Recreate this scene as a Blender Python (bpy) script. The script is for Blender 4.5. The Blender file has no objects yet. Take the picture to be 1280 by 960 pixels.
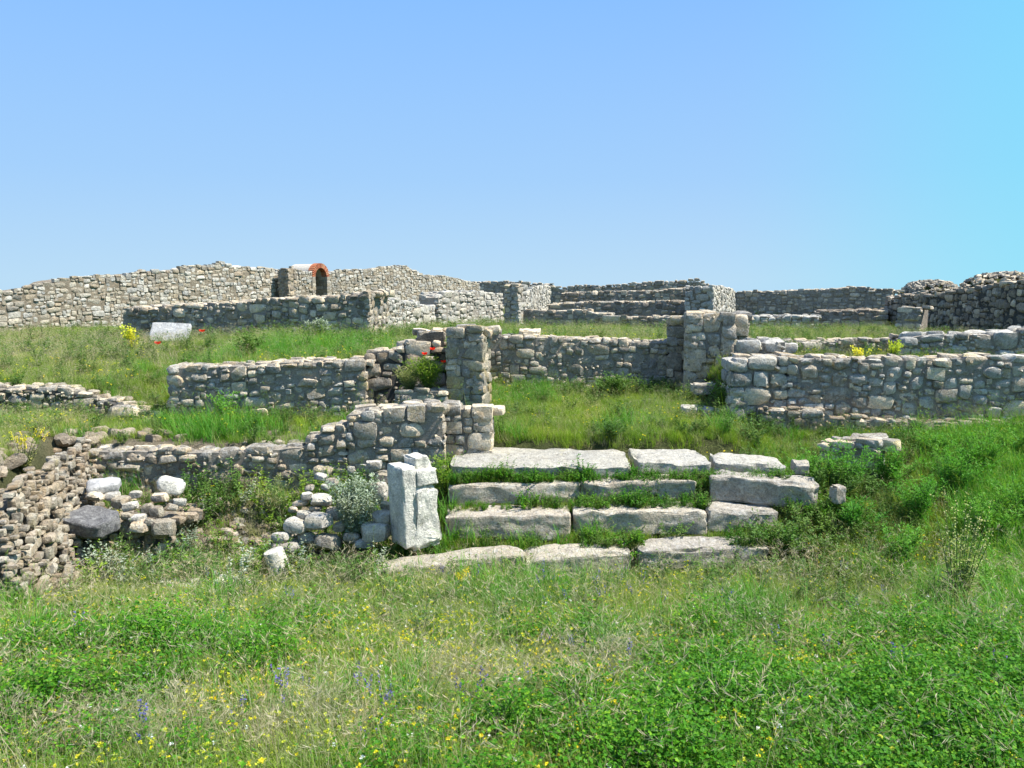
import bpy, math, random
import numpy as np
from mathutils import Vector, Matrix, Euler, noise as mnoise

R = math.radians
scene = bpy.context.scene
COL = scene.collection

# ------------------------------------------------------------------ camera
EYE = Vector((0.0, 0.0, 2.75))
PITCH = R(7.4)
FPX = 1005.0                      # focal length in photograph pixels
cam_data = bpy.data.cameras.new('camera')
cam_data.sensor_width = 36.0
cam_data.lens = 36.0 * FPX / 1280.0
cam_data.clip_start = 0.05
cam_data.clip_end = 9000
cam = bpy.data.objects.new('camera', cam_data)
COL.objects.link(cam)
cam.location = EYE
cam.rotation_euler = (R(90) - PITCH, 0, 0)
scene.camera = cam

# ------------------------------------------------------------------ world, sun, exposure
SUN_EL, SUN_AZ = 57.0, 96.0       # azimuth clockwise from +Y (view direction)
world = bpy.data.worlds.new('World')
scene.world = world
world.use_nodes = True
wn = world.node_tree.nodes
wl = world.node_tree.links
wn.clear()
sky = wn.new('ShaderNodeTexSky')
sky.sky_type = 'NISHITA'
sky.sun_disc = False
sky.sun_elevation = R(SUN_EL)
sky.sun_rotation = R(SUN_AZ)
sky.altitude = 600
sky.air_density = 1.0
sky.dust_density = 0.0
sky.ozone_density = 2.0
bg = wn.new('ShaderNodeBackground')
bg.inputs['Strength'].default_value = 0.15
wo = wn.new('ShaderNodeOutputWorld')
# low sky: clear pale blue haze band that passes into the physical sky higher up, the same all round
tc = wn.new('ShaderNodeTexCoord'); sx_ = wn.new('ShaderNodeSeparateXYZ')
wl.new(tc.outputs['Generated'], sx_.inputs[0])
rp = wn.new('ShaderNodeValToRGB')
K = 1.0 / (2 ** 1.05) / 0.15
rp.color_ramp.elements[0].position = 0.0; rp.color_ramp.elements[0].color = (.50 * K, .73 * K, .93 * K, 1)
rp.color_ramp.elements[1].position = 0.34; rp.color_ramp.elements[1].color = (.245 * K, .52 * K, 1.02 * K, 1)
e_ = rp.color_ramp.elements.new(0.12); e_.color = (.375 * K, .635 * K, .98 * K, 1)
wl.new(sx_.outputs['Z'], rp.inputs[0])
mr = wn.new('ShaderNodeMapRange'); mr.inputs['From Min'].default_value = .34; mr.inputs['From Max'].default_value = .75
wl.new(sx_.outputs['Z'], mr.inputs[0])
tint = wn.new('ShaderNodeMix'); tint.data_type = 'RGBA'
# the sky turns cyan towards the right of the view
cy_ = wn.new('ShaderNodeMapRange'); cy_.interpolation_type = 'SMOOTHSTEP'
cy_.inputs['From Min'].default_value = .22; cy_.inputs['From Max'].default_value = .62; cy_.inputs['To Max'].default_value = .55
wl.new(sx_.outputs['X'], cy_.inputs[0])
cm = wn.new('ShaderNodeMix'); cm.data_type = 'RGBA'
cm.inputs[7].default_value = (.16 * K, .82 * K, .98 * K, 1)
wl.new(cy_.outputs[0], cm.inputs[0]); wl.new(rp.outputs[0], cm.inputs[6])
wl.new(mr.outputs[0], tint.inputs[0]); wl.new(cm.outputs[2], tint.inputs[6]); wl.new(sky.outputs[0], tint.inputs[7])
wl.new(tint.outputs[2], bg.inputs[0])
wl.new(bg.outputs[0], wo.inputs[0])

sun_data = bpy.data.lights.new('sun', 'SUN')
sun_data.energy = 4.7
sun_data.angle = R(0.53)
sun_data.color = (1.0, 0.955, 0.88)
sun = bpy.data.objects.new('sun', sun_data)
COL.objects.link(sun)
sd = Vector((math.sin(R(SUN_AZ)) * math.cos(R(SUN_EL)), math.cos(R(SUN_AZ)) * math.cos(R(SUN_EL)), math.sin(R(SUN_EL))))
sun.rotation_euler = sd.to_track_quat('Z', 'Y').to_euler()

scene.view_settings.view_transform = 'Standard'
scene.view_settings.look = 'None'
scene.view_settings.gamma = 1.0
scene.view_settings.exposure = 1.05
scene.render.engine = 'CYCLES'
scene.cycles.transparent_max_bounces = 8
scene.cycles.max_bounces = 6

# ------------------------------------------------------------------ pixel -> world helpers (used once, to place real geometry)
def ray(u, v):
    a = (u - 640.0) / FPX
    b = (480.0 - v) / FPX
    return Vector((a, math.cos(PITCH) + b * math.sin(PITCH), -math.sin(PITCH) + b * math.cos(PITCH)))

def W(u, v, y):
    r = ray(u, v)
    return EYE + r * (y / r.y)

def S(a, b, t):
    t = np.clip((t - a) / (b - a), 0, 1)
    return t * t * (3 - 2 * t)

def L(a, b, t):
    return np.clip((t - a) / (b - a), 0, 1)

# ------------------------------------------------------------------ smooth numpy noise
_rs = np.random.RandomState(7)
_perm = _rs.rand(256, 256)
def vnoise(x, y, sc=1.0, off=0):
    x = np.asarray(x, float) / sc + 37.3 + off * 11.7
    y = np.asarray(y, float) / sc + 71.9 + off * 5.3
    xi = np.floor(x).astype(int); yi = np.floor(y).astype(int)
    fx = x - xi; fy = y - yi
    fx = fx * fx * (3 - 2 * fx); fy = fy * fy * (3 - 2 * fy)
    a = _perm[xi % 256, yi % 256]; b = _perm[(xi + 1) % 256, yi % 256]
    c = _perm[xi % 256, (yi + 1) % 256]; d = _perm[(xi + 1) % 256, (yi + 1) % 256]
    return (a * (1 - fx) + b * fx) * (1 - fy) + (c * (1 - fx) + d * fx) * fy

# ------------------------------------------------------------------ terrain height
def xj(y):        # face line of the rubble retaining wall at far left
    return -3.95 - 0.27 * (np.asarray(y, float) - 6.0)

def height(x, y):
    x = np.asarray(x, float); y = np.asarray(y, float)
    front = 0.2 * (7.0 - np.clip(y, 0.6, 7.0))
    plateau = 1.52 - .14 * S(18, 25, y)
    # left of the steps
    zl = front + 0.42 * S(7.1, 8.35, y) + 0.50 * S(8.45, 8.65, y) * 1.0 + 0.02
    bank = 1.02 + 0.1 * S(8.0, 6.0, y)
    f = S(xj(y) - 0.12, xj(y) - 0.4, x) * S(5.2, 6.3, y)
    zl = zl * (1 - f) + np.maximum(bank, zl) * f
    tgt = 1.30 - .26 * S(-5.7, -4.9, x) + 0.53 * S(-4.8, -4.3, x)
    k = S(10.45, 10.75, y)
    zl = zl * (1 - k) + tgt * k
    k2 = L(10.8, 16.0, y)
    far_l = 1.42 + 0.20 * S(-9, -5, x)
    zl = zl * (1 - k2) + far_l * k2
    # centre: steps and platform
    zc = front + 0.70 * L(7.0, 8.1, y) + 0.22 * S(8.78, 9.0, y) + 0.14 * L(8.8, 11.8, y)
    k = S(12.05, 12.35, y)
    zc = zc * (1 - k) + (1.76 - .24 * S(12.6, 14.5, y)) * k
    # right bank
    zr = front + 0.88 * L(6.2, 9.9, y) + 0.13 * S(3.0, 6.5, x) * S(4, 8, y)
    k = S(10.15, 10.45, y)
    zr = zr * (1 - k) + 1.5 * k
    k = S(12.3, 13.2, y)
    zr = zr * (1 - k) + 1.52 * k
    xb = -0.72 + 0.24 * S(9.3, 10.2, y)
    m = S(xb - 0.1, xb + 0.1, x)
    z = zl * (1 - m) + zc * m
    wdt = 0.45 - 0.3 * S(9.6, 10.3, y)
    m = S(2.75 - wdt, 2.75 + wdt, x)
    z = z * (1 - m) + zr * m
    k = S(15.0, 24.0, y)
    z = z * (1 - k) + plateau * k
    z = z - 26.0 * S(46, 110, np.hypot(x, y)) - 380 * S(100, 3000, np.hypot(x, y))
    amp = 0.09 + 0.05 * S(12, 30, y)
    amp = amp * (1 - .8 * S(-1.0, -.6, x) * S(3.4, 3.0, x) * S(6.9, 7.1, y) * S(9.0, 8.8, y))
    z = z + amp * (vnoise(x, y, 1.3) - 0.5) + 0.05 * (vnoise(x, y, 0.35, 3) - 0.5) + 0.1 * (vnoise(x, y, 4.0, 5) - .5)
    return z

def h1(x, y):
    return float(height(x, y))

def G(u, v, ymax=60):
    r = ray(u, v)
    t = 1.0
    while t < ymax:
        p = EYE + r * t
        if p.z < h1(p.x, p.y):
            return p
        t += 0.04 if t < 14 else 0.2
    return EYE + r * t

# ------------------------------------------------------------------ tagging and mesh helpers
def tag(o, label=None, cat=None, group=None, kind=None):
    if label: o['label'] = label
    if cat: o['category'] = cat
    if group: o['group'] = group
    if kind: o['kind'] = kind
    return o

def empty(name, loc, label=None, cat=None, group=None):
    o = bpy.data.objects.new(name, None)
    o.empty_display_size = 0.1
    o.location = loc
    COL.objects.link(o)
    return tag(o, label, cat, group)

def link(name, me, parent=None, mat=None):
    o = bpy.data.objects.new(name, me)
    if mat is not None and len(me.materials) == 0:
        me.materials.append(mat)
    COL.objects.link(o)
    if parent is not None:
        o.parent = parent
        o.matrix_parent_inverse = Matrix.Translation(-Vector(parent.location))
    return o

def mesh_quads(name, V, F, smooth=True):
    me = bpy.data.meshes.new(name)
    V = np.asarray(V, np.float32); F = np.asarray(F, np.int32)
    me.vertices.add(len(V)); me.vertices.foreach_set('co', V.ravel())
    n = F.shape[1]
    me.loops.add(F.size); me.loops.foreach_set('vertex_index', F.ravel())
    me.polygons.add(len(F))
    me.polygons.foreach_set('loop_start', np.arange(0, F.size, n, dtype=np.int32))
    me.polygons.foreach_set('use_smooth', np.full(len(F), smooth))
    me.update(calc_edges=True)
    return me

class MB:
    def __init__(s): s.v = []; s.f = []; s.m = []
    def quad(s, a, b, c, d, m=0):
        i = len(s.v); s.v += [a, b, c, d]; s.f.append((i, i + 1, i + 2, i + 3)); s.m.append(m)
    def tri(s, a, b, c, m=0):
        i = len(s.v); s.v += [a, b, c]; s.f.append((i, i + 1, i + 2)); s.m.append(m)
    def strip(s, pts, widths, side, m=0):
        i = len(s.v); n = len(pts)
        for p, w in zip(pts[:-1], widths[:-1]):
            s.v += [p - side * w, p + side * w]
        s.v.append(pts[-1])
        for k in range(n - 2):
            s.f.append((i + 2 * k, i + 2 * k + 1, i + 2 * k + 3, i + 2 * k + 2)); s.m.append(m)
        s.f.append((i + 2 * (n - 2), i + 2 * (n - 2) + 1, i + 2 * (n - 1))); s.m.append(m)
    def tube(s, pts, radii, n=5, m=0):
        i = len(s.v)
        for k, (p, r) in enumerate(zip(pts, radii)):
            d = (pts[min(k + 1, len(pts) - 1)] - pts[max(k - 1, 0)]).normalized()
            a = d.orthogonal().normalized(); b = d.cross(a)
            for j in range(n):
                t = 2 * math.pi * j / n
                s.v.append(p + (a * math.cos(t) + b * math.sin(t)) * r)
        for k in range(len(pts) - 1):
            for j in range(n):
                j2 = (j + 1) % n
                s.f.append((i + k * n + j, i + k * n + j2, i + (k + 1) * n + j2, i + (k + 1) * n + j)); s.m.append(m)
    def mesh(s, name, mats, smooth=False):
        me = bpy.data.meshes.new(name)
        me.from_pydata([tuple(p) for p in s.v], [], s.f)
        for m in mats: me.materials.append(m)
        me.polygons.foreach_set('material_index', s.m)
        if smooth: me.polygons.foreach_set('use_smooth', [True] * len(s.f))
        me.update()
        return me

# ------------------------------------------------------------------ materials
def newmat(name):
    m = bpy.data.materials.new(name); m.use_nodes = True
    nt = m.node_tree; nt.nodes.clear()
    out = nt.nodes.new('ShaderNodeOutputMaterial')
    return m, nt, out

def N(nt, typ, **kw):
    n = nt.nodes.new(typ)
    for k, v in kw.items():
        if k in n.inputs.keys(): n.inputs[k].default_value = v
        else: setattr(n, k, v)
    return n

def ramp(nt, fac, stops, interp='LINEAR'):
    r = nt.nodes.new('ShaderNodeValToRGB')
    r.color_ramp.interpolation = interp
    e = r.color_ramp.elements
    while len(e) < len(stops): e.new(0.5)
    for el, (p, c) in zip(e, stops):
        el.position = p; el.color = (c[0], c[1], c[2], 1)
    nt.links.new(fac, r.inputs[0])
    return r.outputs[0]

def noise(nt, vec, scale, detail=4, rough=0.6, dist=0.0):
    n = nt.nodes.new('ShaderNodeTexNoise')
    n.inputs['Scale'].default_value = scale
    n.inputs['Detail'].default_value = detail
    n.inputs['Roughness'].default_value = rough
    n.inputs['Distortion'].default_value = dist
    nt.links.new(vec, n.inputs['Vector'])
    return n.outputs['Fac']

def mixc(nt, fac, a, b, mode='MIX'):
    m = nt.nodes.new('ShaderNodeMix'); m.data_type = 'RGBA'; m.blend_type = mode
    for sock, val in ((m.inputs[0], fac), (m.inputs[6], a), (m.inputs[7], b)):
        if isinstance(val, (int, float)): sock.default_value = val
        elif isinstance(val, tuple): sock.default_value = (val[0], val[1], val[2], 1)
        else: nt.links.new(val, sock)
    return m.outputs[2]

def mth(nt, op, a, b=0.5, clamp=False):
    m = nt.nodes.new('ShaderNodeMath'); m.operation = op; m.use_clamp = clamp
    for sock, val in ((m.inputs[0], a), (m.inputs[1], b)):
        if isinstance(val, (int, float)): sock.default_value = val
        else: nt.links.new(val, sock)
    return m.outputs[0]

def stone_mat(name, palette, lichen=(0.5, 0.42, 0.12), lichen_amt=0.1, pale_amt=0.5, scale=1.0, bump=0.8, speck=0.35):
    m, nt, out = newmat(name)
    geo = N(nt, 'ShaderNodeNewGeometry'); oi = N(nt, 'ShaderNodeObjectInfo')
    pos = geo.outputs['Position']
    rnd = mth(nt, 'FRACT', mth(nt, 'ADD', oi.outputs['Random'], mth(nt, 'MULTIPLY', geo.outputs['Random Per Island'], 7.31)))
    n = len(palette)
    base = ramp(nt, rnd, [(i / n, c) for i, c in enumerate(palette)], 'CONSTANT')
    big = noise(nt, pos, 1.1 * scale, 3, 0.5)
    mid = noise(nt, pos, 9 * scale, 6, 0.7)
    fine = noise(nt, pos, 60 * scale, 5, 0.75)
    grain = noise(nt, pos, 210 * scale, 3, 0.7)
    c = mixc(nt, 1.0, base, ramp(nt, mid, [(0.28, (.60, .59, .58)), (0.5, (1, 1, 1)), (0.72, (1.35, 1.33, 1.27))]), 'MULTIPLY')
    c = mixc(nt, 1.0, c, ramp(nt, fine, [(0.3, (.55, .55, .56)), (0.5, (1, 1, 1)), (0.7, (1.4, 1.4, 1.36))]), 'MULTIPLY')
    c = mixc(nt, 0.5, c, ramp(nt, big, [(0.3, (.78, .8, .84)), (0.7, (1.2, 1.14, 1.02))]), 'MULTIPLY')
    # pale weathered crust
    pm = mth(nt, 'MULTIPLY', ramp(nt, noise(nt, pos, 17 * scale, 5, 0.75, 0.4), [(0.5, (0, 0, 0)), (0.62, (1, 1, 1))]), pale_amt)
    c = mixc(nt, pm, c, (.60, .59, .55))
    dk = mth(nt, 'MULTIPLY', ramp(nt, noise(nt, pos, 29 * scale, 5, 0.8, 0.2), [(0.56, (0, 0, 0)), (0.64, (1, 1, 1))]), speck * 1.6)
    c = mixc(nt, dk, c, (.085, .083, .078))
    lm = mth(nt, 'MULTIPLY', ramp(nt, noise(nt, pos, 4.5 * scale, 5, 0.7, 0.5), [(0.60, (0, 0, 0)), (0.68, (1, 1, 1))]), lichen_amt * 4)
    c = mixc(nt, lm, c, lichen)
    b = N(nt, 'ShaderNodeBsdfPrincipled', Roughness=0.93)
    b.inputs['Specular IOR Level'].default_value = 0.2
    nt.links.new(c, b.inputs['Base Color'])
    hsum = mth(nt, 'ADD', mth(nt, 'ADD', mth(nt, 'MULTIPLY', mid, 2.2), mth(nt, 'MULTIPLY', fine, 0.6)), mth(nt, 'MULTIPLY', grain, 0.16))
    bp = N(nt, 'ShaderNodeBump', Strength=bump, Distance=0.035)
    nt.links.new(hsum, bp.inputs['Height'])
    nt.links.new(bp.outputs[0], b.inputs['Normal'])
    nt.links.new(b.outputs[0], out.inputs[0])
    return m

GREY = [(a * 1.66, b * 1.46, c * 1.20) for a, b, c in [(.20, .20, .19), (.27, .26, .235), (.33, .31, .27), (.17, .175, .18), (.38, .36, .31), (.24, .235, .22), (.22, .215, .20), (.30, .27, .22), (.42, .40, .36), (.155, .16, .165)]]
TAN = [(a * .86, b * .85, c * .82) for a, b, c in [(.40, .35, .27), (.46, .41, .33), (.35, .31, .25), (.52, .47, .39), (.42, .35, .26), (.30, .27, .23), (.48, .43, .35), (.55, .50, .43), (.37, .30, .22)]]
PALE = [(.44, .41, .35), (.50, .47, .41), (.38, .36, .32), (.55, .52, .46), (.33, .32, .29), (.46, .42, .34)]
M = {}
M['grey'] = stone_mat('grey_fieldstone', GREY)
M['tan'] = stone_mat('tan_fieldstone', TAN, lichen_amt=0.05, pale_amt=0.25)
M['pale'] = stone_mat('pale_fieldstone', PALE, lichen_amt=0.06)
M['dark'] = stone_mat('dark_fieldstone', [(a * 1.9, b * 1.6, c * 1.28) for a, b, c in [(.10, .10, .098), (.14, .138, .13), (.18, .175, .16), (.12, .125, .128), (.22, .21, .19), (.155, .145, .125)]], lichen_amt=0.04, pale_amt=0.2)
M['earthy'] = stone_mat('earthy_fieldstone', [(a * .88, b * .82, c * .76) for a, b, c in TAN], lichen_amt=0.04, pale_amt=0.15)
M['slate'] = stone_mat('dark_slaty_stone', [(.15, .148, .15)], lichen_amt=0.04, pale_amt=0.25, bump=.8)
M['lichen'] = stone_mat('lichened_stone', [(.34, .28, .17), (.30, .27, .20), (.38, .30, .16)], lichen=(.46, .34, .06), lichen_amt=0.25, pale_amt=0.2)
M['step'] = stone_mat('step_limestone', [(.40, .35, .28), (.44, .39, .31), (.38, .34, .28)], lichen_amt=0.02, pale_amt=0.45, bump=0.75, speck=0.35)
M['marble'] = stone_mat('white_marble', [(.58, .56, .50)], lichen=(.27, .25, .20), lichen_amt=0.2, pale_amt=0.0, bump=0.55, speck=0.12)
M['toplime'] = stone_mat('bleached_limestone', [(.37, .35, .30), (.40, .38, .33)], lichen_amt=0.05, pale_amt=0.3, bump=0.7, speck=0.45)
M['slab'] = stone_mat('grey_white_slab', [(.36, .36, .36)], lichen_amt=0.03, pale_amt=0.5, bump=0.35, speck=0.1)

def mortar_mat(name, c0, c1):
    m, nt, out = newmat(name)
    geo = N(nt, 'ShaderNodeNewGeometry'); pos = geo.outputs['Position']
    a = noise(nt, pos, 7, 6, 0.7); f = noise(nt, pos, 70, 5, 0.75)
    c = ramp(nt, a, [(0.3, c0), (0.7, c1)])
    c = mixc(nt, 1.0, c, ramp(nt, f, [(0.3, (.6, .6, .6)), (0.7, (1.25, 1.25, 1.25))]), 'MULTIPLY')
    b = N(nt, 'ShaderNodeBsdfPrincipled', Roughness=0.97)
    b.inputs['Specular IOR Level'].default_value = 0.1
    nt.links.new(c, b.inputs['Base Color'])
    bp = N(nt, 'ShaderNodeBump', Strength=0.9, Distance=0.03)
    nt.links.new(mth(nt, 'ADD', mth(nt, 'MULTIPLY', a, 2.0), f), bp.inputs['Height'])
    nt.links.new(bp.outputs[0], b.inputs['Normal']); nt.links.new(b.outputs[0], out.inputs[0])
    return m
M['mortar'] = mortar_mat('old_mortar', (.27, .24, .20), (.42, .375, .31))
M['mortar_tan'] = mortar_mat('sandy_mortar', (.20, .165, .12), (.33, .28, .21))
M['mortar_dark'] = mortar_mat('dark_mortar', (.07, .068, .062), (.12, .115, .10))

def ground_mat():
    m, nt, out = newmat('meadow_soil')
    geo = N(nt, 'ShaderNodeNewGeometry'); pos = geo.outputs['Position']
    a = noise(nt, pos, 0.8, 5, 0.6); b_ = noise(nt, pos, 6, 6, 0.7); f = noise(nt, pos, 45, 5, 0.8)
    g = ramp(nt, b_, [(0.3, (.045, .06, .02)), (0.55, (.085, .095, .035)), (0.75, (.15, .13, .06))])
    d = ramp(nt, f, [(0.3, (.16, .13, .085)), (0.7, (.32, .27, .19))])
    att = nt.nodes.new('ShaderNodeAttribute'); att.attribute_name = 'bare'
    c = mixc(nt, att.outputs['Fac'], g, d)
    c = mixc(nt, 1.0, c, ramp(nt, f, [(0.3, (.6, .6, .6)), (0.7, (1.3, 1.3, 1.3))]), 'MULTIPLY')
    b = N(nt, 'ShaderNodeBsdfPrincipled', Roughness=0.97)
    b.inputs['Specular IOR Level'].default_value = 0.1
    nt.links.new(c, b.inputs['Base Color'])
    bp = N(nt, 'ShaderNodeBump', Strength=1.0, Distance=0.05)
    nt.links.new(mth(nt, 'ADD', mth(nt, 'MULTIPLY', b_, 1.0), f), bp.inputs['Height'])
    nt.links.new(bp.outputs[0], b.inputs['Normal']); nt.links.new(b.outputs[0], out.inputs[0])
    return m
M['ground'] = ground_mat()

def leaf_mat(name, cols, trans=0.35, rough=0.55, patch=None):
    """cols picked per plant / per leaf island; slight drift with place"""
    m, nt, out = newmat(name)
    geo = N(nt, 'ShaderNodeNewGeometry'); oi = N(nt, 'ShaderNodeObjectInfo')
    rnd = mth(nt, 'FRACT', mth(nt, 'ADD', oi.outputs['Random'], mth(nt, 'MULTIPLY', geo.outputs['Random Per Island'], 0.45)))
    n = len(cols)
    c = ramp(nt, rnd, [(i / max(1, n - 1), k) for i, k in enumerate(cols)])
    big = noise(nt, geo.outputs['Position'], 1.5, 3, 0.6)
    c = mixc(nt, 0.8, c, ramp(nt, big, [(0.32, (.72, .86, .8)), (0.5, (1, 1, 1)), (0.68, (1.35, 1.15, 1.1))]), 'MULTIPLY')
    b = N(nt, 'ShaderNodeBsdfPrincipled', Roughness=rough)
    b.inputs['Specular IOR Level'].default_value = 0.12
    nt.links.new(c, b.inputs['Base Color'])
    t = N(nt, 'ShaderNodeBsdfTranslucent')
    tc = mixc(nt, 1.0, c, (1.25, 1.35, .7), 'MULTIPLY')
    nt.links.new(tc, t.inputs['Color'])
    mx = N(nt, 'ShaderNodeMixShader'); mx.inputs[0].default_value = trans
    nt.links.new(b.outputs[0], mx.inputs[1]); nt.links.new(t.outputs[0], mx.inputs[2])
    nt.links.new(mx.outputs[0], out.inputs[0])
    return m
M['grass'] = leaf_mat('grass_blade', [(.11, .22, .018), (.17, .29, .024), (.25, .35, .038), (.14, .28, .02), (.33, .39, .07)])
M['grass_pale'] = leaf_mat('pale_grass_blade', [(.19, .25, .06), (.28, .31, .11), (.36, .35, .17), (.17, .26, .05)])
M['dry'] = leaf_mat('dry_grass', [(.38, .33, .20), (.46, .40, .27), (.33, .30, .17), (.50, .44, .32)], 0.25)
M['lush'] = leaf_mat('lush_grass_blade', [(.07, .21, .025), (.10, .29, .03), (.15, .33, .04), (.08, .25, .04)])
M['clover'] = leaf_mat('clover_leaf', [(.03, .13, .007), (.05, .18, .009), (.09, .26, .012), (.04, .15, .010), (.20, .38, .02)], 0.28, 0.5)
M['weed'] = leaf_mat('weed_leaf', [(.055, .12, .022), (.085, .17, .03), (.13, .22, .045), (.07, .15, .03)], 0.25)
M['greybush'] = leaf_mat('grey_leaf', [(.26, .32, .23), (.34, .40, .30), (.21, .27, .19), (.42, .46, .37)], 0.2, 0.8)
M['stem'] = leaf_mat('green_stem', [(.12, .17, .05), (.17, .20, .08)], 0.05)
M['yellow'] = leaf_mat('yellow_petal', [(.75, .62, .02), (.80, .70, .05), (.70, .66, .03)], 0.3)
M['limeyellow'] = leaf_mat('greenish_yellow_petal', [(.55, .58, .05), (.66, .66, .08), (.45, .52, .05)], 0.3)
M['paleyellow'] = leaf_mat('pale_yellow_petal', [(.48, .52, .20), (.56, .58, .26), (.38, .46, .16)], 0.3)
M['violet'] = leaf_mat('violet_petal', [(.12, .10, .36), (.17, .14, .42), (.10, .11, .30)], 0.2)
M['white'] = leaf_mat('white_petal', [(.72, .72, .68), (.8, .8, .76)], 0.2)
M['red'] = leaf_mat('poppy_petal', [(.70, .02, .01), (.80, .035, .015)], 0.3)

def plain(name, c, rough=0.9):
    m, nt, out = newmat(name)
    geo = N(nt, 'ShaderNodeNewGeometry')
    f = noise(nt, geo.outputs['Position'], 12, 5, 0.7)
    col = mixc(nt, 1.0, c, ramp(nt, f, [(0.3, (.75, .75, .75)), (0.7, (1.2, 1.2, 1.2))]), 'MULTIPLY')
    b = N(nt, 'ShaderNodeBsdfPrincipled', Roughness=rough)
    nt.links.new(col, b.inputs['Base Color']); nt.links.new(b.outputs[0], out.inputs[0])
    return m
M['plaster'] = plain('lime_plaster', (.46, .42, .35))
M['brick'] = stone_mat('red_brick', [(.42, .13, .06), (.50, .18, .08), (.36, .11, .06), (.47, .22, .12)], lichen_amt=0.0, pale_amt=0.1, bump=0.3)

# ------------------------------------------------------------------ ground sheet
def axis(parts):
    out = []
    for a, b, s in parts: out += list(np.arange(a, b, s))
    return np.array(out)
xs = axis([(-8.0, 8.0, 0.09)])
g = 8.0; ext = []
while g < 3500: ext.append(g); g += max(0.3, (g - 7.5) * 0.22)
xs = np.concatenate([-np.array(ext)[::-1] - 0.05, xs, np.array(ext) + 0.1])
ys = axis([(-6.0, 2.0, 0.5), (2.0, 13.0, 0.08), (13.0, 50, 0.4)])
g = 50; ext = []
while g < 5000: ext.append(g); g += max(2, (g - 45) * 0.25)
back = [-3000, -1000, -300, -100, -40, -15]
ys = np.concatenate([back, ys, ext])
XX, YY = np.meshgrid(xs, ys)
ZZ = height(XX, YY)
V = np.stack([XX.ravel(), YY.ravel(), ZZ.ravel()], 1)
nx, ny = len(xs), len(ys)
ii = (np.arange(ny - 1)[:, None] * nx + np.arange(nx - 1)[None, :]).ravel()
F = np.stack([ii, ii + 1, ii + nx + 1, ii + nx], 1)
me = mesh_quads('ground', V, F)

def blob(x, y, cx, cy, rx, ry=None):
    ry = ry or rx
    return np.exp(-(((x - cx) / rx) ** 2 + ((y - cy) / ry) ** 2))

def bare(x, y):
    """rubble and dry earth: where little grows"""
    r = 1.0 * blob(x, y, -3.4, 7.9, .75, .5) + .9 * blob(x, y, -1.9, 7.75, .75, .5) + .9 * blob(x, y, -3.8, 8.6, .9, .25)
    r = r + .25 * blob(x, y, -5.4, 8.9, 1.2, 1.2) + .8 * blob(x, y, -2.9, 9.3, 1.6, .7) + .6 * blob(x, y, -4.3, 9.9, 1.2, .5)
    r = r + .8 * blob(x, y, -.95, 10.0, .35, .4) + .55 * blob(x, y, -4.1, 7.0, .35, .9)
    r = r + .9 * blob(x, y, 0.6, 8.3, 1.5, .3) * 0 + .5 * blob(x, y, 4.3, 9.45, 2.2, .18)
    return np.clip(r + 0.25 * (vnoise(x, y, .5, 8) - .5) * (r > .15), 0, 1)
at = me.attributes.new('bare', 'FLOAT', 'POINT')
at.data.foreach_set('value', bare(XX, YY).ravel().astype(np.float32))
me.materials.append(M['ground'])
tag(link('ground', me), kind='structure', label='uneven grassy ground of the ruin terraces')

# ------------------------------------------------------------------ rock library
def cube_grid(n):
    idx = {}; V = []; F = []
    def vid(p):
        k = tuple(np.round(p, 5))
        if k not in idx: idx[k] = len(V); V.append(p)
        return idx[k]
    lin = np.linspace(-1, 1, n + 1)
    for ax in range(3):
        for sg in (-1, 1):
            for i in range(n):
                for j in range(n):
                    q = []
                    for di, dj in ((0, 0), (1, 0), (1, 1), (0, 1)):
                        p = [0, 0, 0]; p[ax] = sg; p[(ax + 1) % 3] = lin[i + di]; p[(ax + 2) % 3] = lin[j + dj]
                        q.append(vid(tuple(p)))
                    F.append(q if sg > 0 else q[::-1])
    return np.array(V, float), np.array(F)

def rock_np(seed, n, e, clips, amp):
    rs = np.random.RandomState(seed)
    V, F = cube_grid(n)
    V = np.sign(V) * np.abs(V) ** 0.85
    r = (np.abs(V) ** e).sum(1) ** (1 / e)
    V = V / r[:, None]
    for k in range(clips):
        d = rs.normal(size=3); d[1] *= 0.7; d /= np.linalg.norm(d)
        ext = (V @ d).max()
        lim = ext * rs.uniform(0.66, 0.88)
        s = V @ d
        V = V - np.outer(np.maximum(s - lim, 0), d) * 0.92
    for i in range(len(V)):
        o = mnoise.noise_vector(Vector(V[i] * 1.3 + seed * 3.7))
        o2 = mnoise.noise_vector(Vector(V[i] * 3.1 + seed * 1.7))
        V[i] += np.array(o) * amp + np.array(o2) * amp * 0.35
    V = V - (V.max(0) + V.min(0)) / 2
    V = V / (V.max(0) - V.min(0)) * 2
    return V, F

LIB = {}
for kind, e0, e1, cl, amp in (('round', 2.4, 3.4, 5, .11), ('angular', 3.0, 7.0, 8, .15), ('block', 6.0, 11.0, 4, .07)):
    LIB[kind] = []
    for i in range(14):
        rr = random.Random(i * 17 + len(kind))
        e = rr.uniform(e0, e1)
        hi = rock_np(i * 7 + len(kind) * 101, 4 if kind == 'block' else 3, e, cl, amp)
        lo = rock_np(i * 7 + len(kind) * 101, 2, e, 1, amp * .7)
        LIB[kind].append((hi, lo))
MESH = {}
def rock_mesh(kind, i, mat):
    k = (kind, i, mat)
    if k not in MESH:
        V, F = LIB[kind][i][0]
        me = mesh_quads('stone', V, F)
        me.set_sharp_from_angle(angle=R(30))
        me.materials.append(M[mat])
        MESH[k] = me
    return MESH[k]

def pick(rnd, mix):
    t = rnd.random() * sum(mix.values())
    for k, w in mix.items():
        t -= w
        if t <= 0: return k
    return k

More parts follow.
